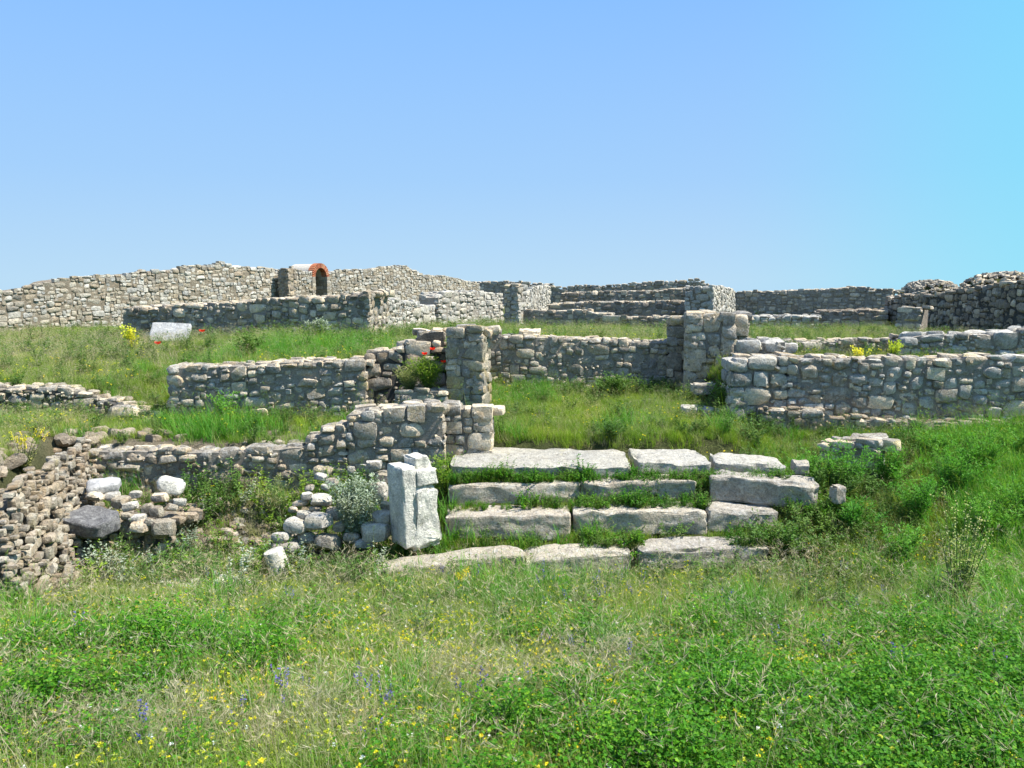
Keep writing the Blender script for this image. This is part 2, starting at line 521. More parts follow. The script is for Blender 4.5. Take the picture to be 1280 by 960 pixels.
class Stones:
    """collects stones of one thing, then links the big ones as parts and joins the rest"""
    def __init__(s): s.L = []
    def add(s, c, size, rot, kind, idx, mat): s.L.append((Vector(c), size, rot, kind, idx, mat))
    def build(s, parent, limit=300, minpx=8.5, far_lo=True):
        arr = []
        for st in s.L:
            d = max(1.0, st[0].y)
            px = max(st[1][0], st[1][2]) * FPX / d
            arr.append((px, st))
        arr.sort(key=lambda a: -a[0])
        objs = [a for a in arr[:limit] if a[0] >= minpx]
        rest = arr[len(objs):]
        for px, (c, sz, rot, kind, idx, mat) in objs:
            o = bpy.data.objects.new('stone', rock_mesh(kind, idx, mat))
            COL.objects.link(o)
            o.parent = parent
            o.location = c - Vector(parent.location)
            o.rotation_euler = rot
            o.scale = (sz[0] / 2, sz[1] / 2, sz[2] / 2)
        bym = {}
        for px, st in rest: bym.setdefault(st[5], []).append((px, st))
        for mat, lst in bym.items():
            Vs = []; Fs = []; off = 0
            for px, (c, sz, rot, kind, idx, _) in lst:
                V, F = LIB[kind][idx][0 if px > 16 else 1]
                m = np.array(rot.to_matrix())
                v = (V * (np.array(sz) / 2)) @ m.T + np.array(c - Vector(parent.location))
                Vs.append(v); Fs.append(F + off); off += len(v)
            me = mesh_quads('small_stones', np.concatenate(Vs), np.concatenate(Fs))
            me.set_sharp_from_angle(angle=R(45))
            me.materials.append(M[mat])
            o = bpy.data.objects.new('small_stones', me); COL.objects.link(o); o.parent = parent
            o['kind'] = 'stuff'

def pack(rnd, Lw, base, top, sh, aspect=(1.0, 2.1), hvar=(0.65, 1.35)):
    """lays rubble from the bottom up, always in the lowest gap; yields (s, z, w, h, is_top)"""
    bw = sh * 0.12
    n = max(3, int(Lw / bw)); bw = Lw / n
    sc = (np.arange(n) + .5) * bw
    tp = np.array([top(s) for s in sc]); H = np.array([base(s) for s in sc])
    done = H >= tp - sh * .25
    out = []
    guard = 0
    while not done.all() and guard < 6000:
        guard += 1
        Hm = np.where(done, 1e9, H)
        i = int(Hm.argmin()); lvl = H[i]
        a = i
        while a > 0 and not done[a - 1] and abs(H[a - 1] - lvl) < sh * .30: a -= 1
        b = i
        while b < n - 1 and not done[b + 1] and abs(H[b + 1] - lvl) < sh * .30: b += 1
        gap = (b - a + 1) * bw
        hh = sh * (rnd.uniform(*hvar) if rnd.random() < .7 else rnd.uniform(.4, .7))
        w = hh * rnd.uniform(*aspect)
        if rnd.random() < 0.1: w *= 1.3; hh *= 1.15
        if rnd.random() < 0.16: w *= .5; hh *= .6
        if gap - w < sh * .45: w = gap
        if w > hh * 3.4: w = gap / 2
        k = max(1, int(round(w / bw)))
        if rnd.random() < .5: a0, b0 = a, min(b, a + k - 1)
        else: a0, b0 = max(a, b - k + 1), b
        w = (b0 - a0 + 1) * bw
        bz = H[a0:b0 + 1].mean()
        room = tp[a0:b0 + 1].mean() - bz
        if room < sh * .3:
            done[a0:b0 + 1] = True; continue
        istop = False
        if hh > room * .72:
            hh = room + sh * rnd.uniform(-.12, .12); istop = True
            if hh > sh * 1.6: hh *= .5; istop = False
        hh = max(hh, sh * .25)
        if w < hh * .9: hh = max(w * rnd.uniform(.75, 1.15), sh * .25); istop = istop and hh > room * .6
        out.append((a0 * bw + w / 2, bz + hh / 2, w, hh, istop))
        H[a0:b0 + 1] = bz + hh
        if istop: done[a0:b0 + 1] = True
        done |= H >= tp - sh * .22
    return out

def face_stones(st, rnd, p0, p1, base, top, sh, mix, mat, batter=0.0, fill=1.0, prot=0.25, hvar=(.65, 1.35), aspect=(1.0, 2.1), alt=None, altp=0.0):
    """p0,p1: plan ends of a face, seen with p0 at left; outward normal = right-hand side towards the viewer"""
    d = Vector((p1[0] - p0[0], p1[1] - p0[1], 0)); Lw = d.length; d.normalize()
    nrm = Vector((d.y, -d.x, 0))
    ang = math.atan2(d.y, d.x)
    zmax = max(top(s * Lw / 20) for s in range(21))
    for (s, z, w, h, it) in pack(rnd, Lw, base, top, sh, aspect, hvar):
        dep = sh * rnd.uniform(1.0, 1.5)
        c = Vector((p0[0], p0[1], 0)) + d * s + nrm * (-dep / 2 + sh * rnd.uniform(-prot, prot) * .5 + batter * (zmax - z))
        c.z = z
        kind = pick(rnd, mix)
        f = rnd.uniform(.95, 1.06) * fill
        rot = Euler((rnd.uniform(-.10, .10), rnd.uniform(-.10, .10) if w < h * 2.2 else rnd.uniform(-.05, .05), ang + rnd.uniform(-.12, .12)))
        mm = mat if not (alt and rnd.random() < altp) else alt
        st.add(c, (w * f, dep, h * f * 1.03), rot, kind, rnd.randrange(14), mm)
    return d, nrm, Lw, ang

def core(parent, p0, p1, base, top, thick, inset, mat, batter=0.0, drop=0.0):
    d = Vector((p1[0] - p0[0], p1[1] - p0[1], 0)); Lw = d.length; d.normalize()
    nrm = Vector((d.y, -d.x, 0))
    n = max(4, int(Lw / .12)); n = min(n, 220)
    V = []; F = []
    for i in range(n + 1):
        s = inset + (Lw - 2 * inset) * i / n
        zt = top(s) - inset * 1.0; zb = base(s) - .15
        zt = max(zt - drop, zb + .05)
        o = Vector((p0[0], p0[1], 0)) + d * s
        bt = batter * (zt - zb)
        rows = [(zb, -inset + bt), (zb + (zt - zb) * .5, -inset + bt * .5), (zt, -inset), (zt, -thick * .5), (zt, -thick + inset), (zb, -thick + inset)]
        for k, (z, off) in enumerate(rows):
            j = (vnoise(s * 3 + parent.location.x, z * 3 + k, .3) - .5) * inset * .8
            V.append((*(o + nrm * (off + (j if k < 3 else 0)))[:2], z + (j if 2 <= k <= 4 else 0)))
    for i in range(n):
        for k in range(5):
            F.append((i * 6 + k, i * 6 + 6 + k, i * 6 + 7 + k, i * 6 + 1 + k))
        F.append((i * 6 + 5, i * 6 + 11, i * 6 + 6, i * 6))
    i = n * 6
    F += [(0, 1, 4, 5), (1, 2, 3, 4), (i, i + 5, i + 4, i + 1), (i + 1, i + 4, i + 3, i + 2)]
    V = np.array(V) - np.array(parent.location)
    me = mesh_quads('mortar_core', V, np.array(F), smooth=False)
    me.materials.append(M[mat])
    o = bpy.data.objects.new('mortar_core', me); COL.objects.link(o); o.parent = parent
    return o

def px_on_line(u, v, p0, p1):
    r = ray(u, v); dx, dy = p1[0] - p0[0], p1[1] - p0[1]
    # EYE + r t on line p0 + d s
    det = r.x * (-dy) - r.y * (-dx)
    t = ((p0[0] - EYE.x) * (-dy) - (p0[1] - EYE.y) * (-dx)) / det
    p = EYE + r * t
    s = math.hypot(p.x - p0[0], p.y - p0[1]) * (1 if (p.x - p0[0]) * dx + (p.y - p0[1]) * dy > 0 else -1)
    return s, p.z

WALLCOUNT = [0]
WALL_FEET = []
def wall(label, a, b, tops, thick=.5, sh=.16, mix=None, mat='grey', mortar='mortar', name='stone_wall', cat='wall', group=None,
         ends='', caps=1, jag=.25, batter=0.0, base_off=0.0, base_v=None, limit=300, hvar=(.65, 1.35), aspect=(1.0, 2.5), alt=None, altp=0.0, fill=1.0, prot=.35, seed=None, inset=None):
    """a,b = (u, distance) of the visible face's ends; tops = photograph outline of the top edge"""
    WALLCOUNT[0] += 1
    rnd = random.Random(seed or (WALLCOUNT[0] * 131 + 5))
    mix = mix or {'angular': 5, 'round': 4, 'block': 2}
    vm = tops[0][1]; p0 = W(a[0], vm, a[1]); p1 = W(b[0], tops[-1][1], b[1])
    p0 = (p0.x, p0.y); p1 = (p1.x, p1.y)
    d = Vector((p1[0] - p0[0], p1[1] - p0[1], 0)); Lw = d.length; d.normalize()
    nrm = Vector((d.y, -d.x, 0))
    prof = sorted(px_on_line(u, v, p0, p1) for u, v in tops)
    ps = np.array([q[0] for q in prof]); pz = np.array([q[1] for q in prof])
    sd_ = rnd.random() * 50
    def top(s): return float(np.interp(s, ps, pz)) + (float(vnoise(s + sd_, 0, sh * 1.6)) - .5) * sh * jag * 2 + (float(vnoise(s + sd_, 5, .9)) - .5) * sh * jag * 1.8
    def topsm(s): return float(np.interp(s, ps, pz))
    def gz(s, off=0.12):
        x = p0[0] + d.x * s + nrm.x * off; y = p0[1] + d.y * s + nrm.y * off
        return h1(x, y) - .06 - sh * .4 + base_off
    mid = ((p0[0] + p1[0]) / 2, (p0[1] + p1[1]) / 2)
    root = empty(name, (mid[0], mid[1], min(gz(0), gz(Lw))), label, cat, group)
    inset = inset if inset is not None else sh * .24
    core(root, p0, p1, gz, topsm, thick, inset, mortar, batter, sh * jag * 1.3 if caps == 0 else 0)
    st = Stones()
    face_stones(st, rnd, p0, p1, gz, top, sh, mix, mat, batter, fill, prot, hvar, aspect, alt, altp)
    WALL_FEET.append((p0, d, nrm, Lw, (a[1] + b[1]) / 2, batter))
    if min(a[1], b[1]) < 17.5:           # small chinking stones in the joints
        for _ in range(int(Lw * 60 * (.14 / sh))):
            s = rnd.uniform(.02, Lw - .02); zt = topsm(s) - .03; zb = gz(s)
            q = sh * rnd.uniform(.16, .34)
            c = Vector((p0[0], p0[1], 0)) + d * s + nrm * (-q * .2 - inset * .5); c.z = rnd.uniform(zb, zt)
            st.add(c, (q * rnd.uniform(1, 1.8), q, q * .8), Euler((rnd.uniform(-.4, .4), rnd.uniform(-.5, .5), rnd.uniform(0, 3))), 'angular', rnd.randrange(14), mat)
    ang = math.atan2(d.y, d.x)
    # stones lying across the top
    if caps:
        row = sh * 1.15
        dd = sh * 1.2
        while dd < thick - sh * .2:
            s = rnd.uniform(0, sh)
            while s < Lw:
                w = sh * rnd.uniform(.9, 2.0)
                hh = sh * rnd.uniform(.6, 1.0)
                if rnd.random() < .93:
                    c = Vector((p0[0], p0[1], 0)) + d * (s + w / 2) - nrm * (dd + sh * rnd.uniform(-.1, .3)); c.z = topsm(min(Lw, s + w / 2)) - hh * .5 + rnd.uniform(-.1, .16) * sh
                    st.add(c, (w * .97, row * rnd.uniform(.85, 1.1), hh), Euler((rnd.uniform(-.15, .15), rnd.uniform(-.12, .12), ang + rnd.uniform(-.3, .3))), pick(rnd, mix), rnd.randrange(14), mat)
                s += w
            dd += row
    for e in ends:
        if e == 'R':
            q0, q1 = p1, (p1[0] - nrm.x * thick, p1[1] - nrm.y * thick); tz = topsm(Lw); bz = gz(Lw)
        else:
            q0, q1 = (p0[0] - nrm.x * thick, p0[1] - nrm.y * thick), p0; tz = topsm(0); bz = gz(0)
        face_stones(st, rnd, q0, q1, lambda s: bz, lambda s: tz, sh, mix, mat, 0, fill, prot, hvar, aspect, alt, altp)
    st.build(root, limit)
    return root, p0, p1, nrm, topsm

BL = {'block': 6, 'angular': 2}
RB = {'round': 1, 'angular': 9, 'block': 2}
# ------------------------------------------------------------------ far walls
TOPS = [(-60, 368), (0, 362), (14, 363), (30, 359), (60, 354), (72, 347), (110, 343), (135, 342), (156, 346), (158, 340), (200, 336), (262, 331), (275, 329), (330, 334), (345, 336), (400, 340), (440, 337), (470, 334), (497, 331), (508, 332), (528, 343), (548, 344), (570, 347), (600, 354)]
LP0, LP1 = W(-60, 368, 18.2), W(600, 354, 42)
def yline(u):
    r = ray(u, 345); k = r.x / r.y
    dx, dy = LP1.x - LP0.x, LP1.y - LP0.y
    t = (k * LP0.y - LP0.x) / (dx - k * dy)
    return LP0.y + dy * t
wall('long pale fieldstone wall at the back left, from the left edge to the brick arch, ragged stepped top', (-60, 18.2), (392, yline(392)), [t for t in TOPS if t[0] < 385] + [(392, 340)],
     thick=.9, sh=.12, aspect=(1.2, 2.7), mat='tan', mortar='mortar_tan', caps=0, jag=.4, mix=RB, alt='pale', altp=.4)
wall('pale fieldstone wall continuing right of the brick arch with a pointed crest', (411, yline(411)), (600, 42), [(411, 339)] + [t for t in TOPS if t[0] > 411],
     thick=.9, sh=.125, aspect=(1.2, 2.7), mat='tan', mortar='mortar_tan', caps=0, jag=.4, mix=RB, alt='pale', altp=.4)
wall('low grey stone wall in shade below the long pale wall, behind the grey bush', (150, 16.9), (462, 15.8),
     [(150, 384), (200, 381), (250, 379), (300, 376), (350, 372), (400, 371), (462, 364)], thick=1.1, sh=.155, mat='grey', caps=1, ends='R', jag=.2, alt='dark', altp=.4)
wall('narrow stone pier in front of the pale back wall, left of the brick arch', (346, yline(353) - .5), (360, yline(353) - .6), [(346, 335), (360, 335)], thick=.6, sh=.13, mat='dark', caps=0, jag=.1, ends='R', name='stone_pier', cat='pier')
wall('slumped bank of pale rubble sloping down right of the shaded low wall', (463, 17.2), (610, 27), [(463, 372), (490, 373), (520, 379), (560, 387), (610, 398)], thick=.8, sh=.17, mat='pale', mortar='mortar_tan', caps=1, mix=RB, jag=.5, name='rubble_wall')
wall('curved pale wall stub in front of the far end of the long back wall', (548, 21.5), (630, 24.5), [(548, 371), (560, 365), (590, 363), (612, 366), (630, 368)], thick=.7, sh=.14, mat='pale', caps=1, jag=.3)
wall('thin upright wall stub between the curved pale stub and the central terraces', (629, 21.6), (648, 21.4), [(629, 356), (648, 355)], thick=.6, sh=.14, mat='grey', alt='pale', altp=.5, ends='R', caps=0, name='stone_pier', cat='pier')
wall('far dark wall on the skyline left of the central terraces', (572, 44), (692, 42), [(572, 353), (600, 351), (640, 353), (660, 352), (692, 355)], thick=.6, sh=.17, mat='grey', alt='tan', altp=.3, caps=0, jag=.5)
wall('sunlit cross wall at the left end of the central terraces', (660, 24.5), (689, 30), [(660, 364), (670, 358), (689, 357)], thick=.6, sh=.15, mat='pale', caps=0)
wall('topmost dark wall of the central terraces, against the sky', (686, 36), (900, 34), [(686, 358), (720, 357), (760, 355), (800, 352), (850, 350), (870, 348), (882, 352), (900, 359)], thick=.7, sh=.16, mat='grey', alt='tan', altp=.3, caps=0, jag=.5)
wall('second wall from the top of the central terraces', (700, 30.5), (902, 29.5), [(700, 366), (760, 364), (820, 363), (860, 359), (902, 360)], thick=.6, sh=.15, mat='grey', alt='dark', altp=.5, caps=1, jag=.3)
wall('third wall of the central terraces with a pale top edge', (684, 26), (898, 25), [(684, 380), (715, 378), (740, 377), (800, 377), (850, 376), (898, 377)], thick=.6, sh=.15, mat='grey', alt='dark', altp=.5, caps=1, jag=.25)
wall('lowest left wall of the central terraces above the grass', (646, 21.8), (764, 21.0), [(646, 387), (690, 388), (735, 387), (742, 391), (764, 392)], thick=.5, sh=.14, mat='grey', alt='dark', altp=.4, caps=1, jag=.3)
wall('lowest right wall of the central terraces above the grass', (752, 20.4), (862, 19.8), [(752, 396), (800, 396), (862, 395)], thick=.5, sh=.13, mat='grey', alt='dark', altp=.4, caps=1, jag=.25)
wall('sunlit wall end closing the central terraces on the right', (893, 22), (920, 27), [(893, 357), (905, 358), (920, 362)], thick=.8, sh=.15, mat='pale', mortar='mortar_tan', caps=0, ends='L')
wall('long low wall on the skyline right of the central terraces', (915, 30), (1116, 27), [(915, 366), (960, 364), (1000, 362), (1040, 361), (1062, 358), (1090, 361), (1116, 363)], thick=.8, sh=.15, mat='grey', alt='tan', altp=.35, caps=1, jag=.4)
wall('low pale rubble wall right of the double pier', (925, 21), (1024, 20.4), [(925, 396), (960, 395), (1024, 395)], thick=1.0, sh=.14, mat='pale', mortar='mortar_tan', caps=1, jag=.4, mix=RB)
wall('low dark wall in front of the corner of the big shaded wall', (1018, 22), (1112, 21.4), [(1018, 389), (1112, 387)], thick=1.2, sh=.14, mat='dark', alt='grey', altp=.4, caps=1, jag=.25)
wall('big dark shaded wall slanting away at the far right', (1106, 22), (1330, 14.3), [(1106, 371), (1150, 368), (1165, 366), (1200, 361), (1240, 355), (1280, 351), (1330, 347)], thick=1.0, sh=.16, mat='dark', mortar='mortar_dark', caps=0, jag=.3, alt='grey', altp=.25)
wall('short grey buttress against the big shaded wall', (1120, 17.6), (1152, 17.2), [(1120, 383), (1152, 383)], thick=.5, sh=.15, mat='grey', caps=1, jag=.2, name='buttress', cat='buttress')

# rubble domes on the skyline
def dome(label, u, v, y, rx, rz, seed, mat):
    rnd = random.Random(seed)
    c = W(u, v, y); zc = c.z - rz
    root = empty('rubble_dome', (c.x, c.y, zc), label, 'vault', 'broken rubble vaults on the skyline')
    Vv, Ff = cube_grid(10)
    Vv = Vv / np.linalg.norm(Vv, axis=1)[:, None]
    Vv = np.sign(Vv) * np.abs(Vv) ** .8
    Vv = Vv * np.array([rx, rx * .8, rz]) * .95
    m2 = mesh_quads('vault_core', Vv, Ff); m2.materials.append(M['ground'])
    o = bpy.data.objects.new('vault_core', m2); COL.objects.link(o); o.parent = root
    st = Stones()
    for i in range(650):
        a = rnd.uniform(0, 2 * math.pi); t = math.acos(rnd.uniform(-.05, 1))
        q = Vector((math.sin(t) * math.cos(a), math.sin(t) * math.sin(a), math.cos(t)))
        q = Vector([math.copysign(abs(k) ** .8, k) for k in q])
        p = Vector((q.x * rx, q.y * rx * .8, q.z * rz)) + Vector((c.x, c.y, zc))
        s = rnd.uniform(.07, .15)
        st.add(p, (s * 1.4, s, s * .7), Euler((rnd.uniform(-.5, .5), rnd.uniform(-.5, .5), rnd.uniform(0, 6))), 'angular', rnd.randrange(14), mat)
    st.build(root, 0)
dome('low grassy rubble vault on the skyline, the smaller and farther of two', 1164, 351, 30, 1.0, .75, 3, 'tan')
dome('larger rubble vault rising above the big shaded wall at the right edge', 1262, 341, 25, 1.45, 1.0, 4, 'grey')

# brick arch with its barrel vault
def arch():
    c = W(401.5, 346, yline(401.5) - .05)
    root = empty('arched_vault', (c.x, c.y, h1(c.x, c.y)), 'small barrel vault with a red brick arched mouth in the pale back wall', 'arch')
    ang = math.atan2(-(LP1.x - LP0.x), LP1.y - LP0.y)
    dx = Vector((math.cos(ang), math.sin(ang), 0))     # axis, out of the mouth
    sx = Vector((-dx.y, dx.x, 0))
    ri, ro, ln = .33, .50, 1.15
    o0 = Vector((c.x, c.y, c.z))
    loc = Vector(root.location)
    def P(r, t, a): return o0 + sx * (r * math.cos(t)) + Vector((0, 0, r * math.sin(t))) - dx * a - loc
    mb = MB(); n = 16
    for i in range(n):
        t0, t1 = math.pi * i / n, math.pi * (i + 1) / n
        mb.quad(P(ro - .03, t0, .12), P(ro - .03, t1, .12), P(ro - .03, t1, ln), P(ro - .03, t0, ln))
        mb.quad(P(ri + .02, t1, .12), P(ri + .02, t0, .12), P(ri + .02, t0, ln), P(ri + .02, t1, ln))
        mb.quad(P(ri + .02, t0, ln), P(ro - .03, t0, ln), P(ro - .03, t1, ln), P(ri + .02, t1, ln))
        mb.quad(P(ri + .02, t0, .12), P(ro - .03, t0, .12), P(ro - .03, t1, .12), P(ri + .02, t1, .12))
    o = link('vault_roof', mb.mesh('vault_roof', [M['plaster']]), None); o.parent = root
    mb = MB(); n = 19
    for i in range(n):
        t0, t1 = math.pi * (i + .16) / n, math.pi * (i + .84) / n
        a, b, c_, d = P(ri, t0, 0), P(ro, t0, 0), P(ro, t1, 0), P(ri, t1, 0)
        a2, b2, c2, d2 = P(ri, t0, .24), P(ro, t0, .24), P(ro, t1, .24), P(ri, t1, .24)
        mb.quad(a, b, c_, d); mb.quad(b, b2, c2, c_); mb.quad(a2, a, d, d2); mb.quad(a, a2, b2, b); mb.quad(d, c_, c2, d2)
    o = link('brick_arch', mb.mesh('brick_arch', [M['brick']]), None); o.parent = root
    # side walls and back wall
    st = Stones(); rnd = random.Random(8)
    bz = h1(c.x, c.y) - .1
    for sgn in (-1, 1):
        for k in range(int((c.z - bz) / .12) + 1):
            for a in np.arange(.1, ln, .2):
                q = o0 + sx * sgn * (ri + .1) - dx * a; q.z = c.z - .06 - k * .12
                st.add(q, (.23, .2, .13), Euler((0, 0, ang)), 'block', rnd.randrange(14), 'tan')
    for k in range(10):
        for a in np.arange(-.3, .35, .2):
            q = o0 + sx * a - dx * (ln - .05); q.z = c.z + .33 - k * .13
            st.add(q, (.15, .23, .14), Euler((0, 0, ang)), 'block', rnd.randrange(14), 'tan')
    st.build(root, 0)
arch()

# leaning slab
def detailed_block(name, pts_sz, n, mat, seed, amp=.012, e=14, chip=.05, parent=None):
    """rough hewn block centred at origin with size pts_sz"""
    V, F = cube_grid(n)
    r = (np.abs(V) ** e).sum(1) ** (1 / e)
    V = V / r[:, None]
    sz = np.array(pts_sz) / 2
    V = V * sz
    out = np.empty_like(V)
    for i, p in enumerate(V):
        q = Vector(p)
        k = mnoise.noise_vector(q * 2.2 + Vector((seed, 0, 0))) * amp * 2.0 + mnoise.noise_vector(q * 7 + Vector((0, seed, 0))) * amp + mnoise.noise_vector(q * 19 + Vector((0, seed, 3))) * amp * .45
        # chips on the edges
        edge = sum(1 for a in range(3) if abs(p[a]) > sz[a] * .86)
        if edge >= 2:
            cn = max(0, mnoise.noise(q * 6 + Vector((seed * 2, 1, 0))) - .0)
            k = k - q.normalized() * cn * chip * 2
        out[i] = q + k
    me = mesh_quads(name, out, F)
    me.set_sharp_from_angle(angle=R(40))
    me.materials.append(M[mat])
    return me

def thing_mesh(name, me, loc, rot, label, cat, group=None):
    o = bpy.data.objects.new(name, me); COL.objects.link(o)
    o.location = loc; o.rotation_euler = rot
    return tag(o, label, cat, group)

c = W(213, 415, 15.6)
thing_mesh('stone_slab', detailed_block('stone_slab', (.74, .08, .42), 14, 'slab', 5, .004, 40, .012), (c.x, 15.6, h1(c.x, 15.6) + .22), (R(-34), R(2), R(4)), 'white squared slab leaning before the shaded low wall on the left grass slope', 'slab')

# ------------------------------------------------------------------ middle distance walls
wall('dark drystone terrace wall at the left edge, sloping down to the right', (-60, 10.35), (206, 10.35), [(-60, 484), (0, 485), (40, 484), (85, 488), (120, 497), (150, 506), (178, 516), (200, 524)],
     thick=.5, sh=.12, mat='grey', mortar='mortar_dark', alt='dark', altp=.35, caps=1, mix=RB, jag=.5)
wall('grey wall with mortared rubble behind the left terrace, level top', (206, 10.35), (458, 10.3), [(206, 458), (260, 457), (320, 455), (335, 456), (345, 452), (458, 450)],
     thick=.5, sh=.122, mat='grey', caps=1, mix=RB, jag=.22, ends='L', prot=.4, fill=1.0, alt='pale', altp=.22)
wall('stepped broken wall with dark gaps climbing to the lichened pier', (455, 10.45), (558, 10.6), [(455, 439), (480, 436), (495, 438), (500, 432), (512, 424), (522, 424), (526, 414), (558, 411)],
     thick=.4, sh=.15, mat='grey', alt='dark', altp=.35, mortar='mortar_dark', caps=1, mix={'angular': 6, 'block': 3}, jag=.4, prot=.6)
wall('low ledge of flat stones below the poppy patch', (492, 9.95), (560, 9.9), [(492, 492), (520, 488), (560, 487)], thick=.35, sh=.09, mat='tan', alt='grey', altp=.5, caps=1, mix={'angular': 6}, aspect=(1.8, 3.4), jag=.5, name='stone_ledge', cat='ledge')
wall('tall square pier with yellow lichened blocks at the back left of the platform', (556, 10.0), (604, 9.9), [(556, 411), (580, 408), (604, 411)], thick=.5, sh=.145, mat='grey', alt='lichen', altp=.45, caps=1, mix=BL, ends='RL', jag=.08, aspect=(1.3, 2.0), hvar=(.8, 1.2), prot=.15, name='stone_pier', cat='pier')
wall('side wall running back from the lichened pier to the platform wall', (604, 10.4), (611, 12.0), [(604, 415), (611, 421)], thick=.4, sh=.15, mat='tan', alt='grey', altp=.5, caps=1, mix=BL, jag=.1)
wall('grey mortared wall closing the grassy platform at the back', (606, 12.0), (836, 12.0), [(606, 413), (624, 413), (627, 420), (700, 421), (760, 424), (790, 426), (836, 426)],
     thick=.5, sh=.12, mat='grey', alt='tan', altp=.3, caps=1, mix=RB, jag=.25, prot=.4, fill=1.0)
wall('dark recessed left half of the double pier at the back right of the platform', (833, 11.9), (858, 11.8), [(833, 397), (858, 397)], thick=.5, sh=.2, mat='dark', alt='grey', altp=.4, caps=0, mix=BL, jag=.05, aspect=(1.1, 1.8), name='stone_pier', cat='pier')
wall('tall double pier of squared grey blocks at the back right of the platform', (857, 11.4), (921, 11.3), [(857, 393), (890, 392), (921, 393)], thick=.6, sh=.2, mat='grey', caps=1, mix=BL, ends='LR', jag=.06, aspect=(1.2, 2.2), hvar=(.75, 1.2), prot=.12, name='stone_pier', cat='pier')
wall('squared block stub just right of the double pier', (908, 12.2), (940, 12.2), [(908, 398), (925, 396), (940, 403)], thick=.5, sh=.17, mat='grey', alt='lichen', altp=.25, caps=1, mix=BL, jag=.15, name='wall_stub')
wall('overgrown second wall behind the front right wall', (975, 12.9), (1128, 12.8), [(975, 427), (1050, 425), (1128, 424)], thick=.5, sh=.15, mat='grey', alt='tan', altp=.3, caps=1, jag=.3, mix=RB)
wall('pale upper wall of big stones at the right edge behind the front wall', (1126, 12.3), (1330, 11.8), [(1126, 424), (1150, 417), (1180, 416), (1240, 417), (1262, 412), (1330, 408)], thick=.6, sh=.18, mat='pale', alt='grey', altp=.5, caps=1, mix=RB, jag=.25, aspect=(1.2, 2.3))
wall('raised stone cap behind the near corner of the front right wall', (922, 10.75), (986, 10.7), [(922, 432), (932, 426), (984, 425), (986, 430)], thick=.5, sh=.17, mat='pale', alt='lichen', altp=.2, caps=1, mix=RB, jag=.2, name='wall_stub')
wall('long front right wall of mortared grey boulders with squared corner blocks', (985, 10.0), (1345, 9.7), [(985, 447), (1040, 446), (1100, 448), (1160, 447), (1220, 446), (1345, 446)],
     thick=.55, sh=.15, mat='grey', caps=1, mix={'round': 1, 'angular': 8, 'block': 3}, jag=.18, prot=.3, hvar=(.45, 1.5), aspect=(.8, 2.0), alt='pale', altp=.5, fill=.99)
wall('squared corner blocks at the left end of the front right wall', (913, 10.02), (987, 10.0), [(913, 451), (930, 449), (987, 447)], thick=.55, sh=.21, mat='grey', alt='pale', altp=.5, caps=1, mix={'block': 6, 'angular': 1}, ends='L', jag=.06, prot=.12, hvar=(.75, 1.15), aspect=(1.2, 2.2), name='wall_corner')
wall('low crumbling footing along the base of the front right wall', (950, 9.82), (1345, 9.5), [(950, 512), (1030, 511), (1034, 522), (1150, 526), (1345, 528)], thick=.3, sh=.10, mat='earthy', alt='grey', altp=.5, mortar='mortar', caps=1, mix=RB, jag=.4, prot=.4, name='wall_footing')
wall('short end of a buried pale wall in weeds right of the steps', (1020, 8.75), (1100, 8.35), [(1020, 555), (1050, 550), (1088, 549), (1100, 552)], thick=.45, sh=.15, mat='grey', alt='pale', altp=.3, caps=1, mix=BL, ends='R', jag=.2, name='wall_stub')
# left lower terrace
wall('upper run of big rounded blocks left of the platform, above the marble pedestal', (430, 8.42), (556, 8.42), [(430, 516), (470, 513), (500, 510), (556, 507)], thick=.5, sh=.135, mat='grey', alt='pale', altp=.3, caps=1, mix={'round': 4, 'block': 5, 'angular': 2}, jag=.25, prot=.4, aspect=(1.1, 2.0))
wall('end block of the upper run resting on the platform grass', (553, 8.6), (615, 8.58), [(553, 508), (590, 508), (615, 512)], thick=.4, sh=.17, mat='grey', caps=1, mix={'block': 5}, ends='R', jag=.1, prot=.1, aspect=(1.3, 1.8), name='wall_end')
wall('long low terrace wall of dark flat stones in the left middle ground', (108, 8.40), (434, 8.40), [(108, 562), (170, 562), (215, 560), (240, 564), (300, 562), (330, 560), (385, 556), (392, 545), (405, 534), (434, 530)],
     thick=.45, sh=.14, mat='grey', alt='dark', altp=.3, caps=1, mix={'round': 4, 'angular': 6}, jag=.3, prot=.4, aspect=(1.2, 2.8))
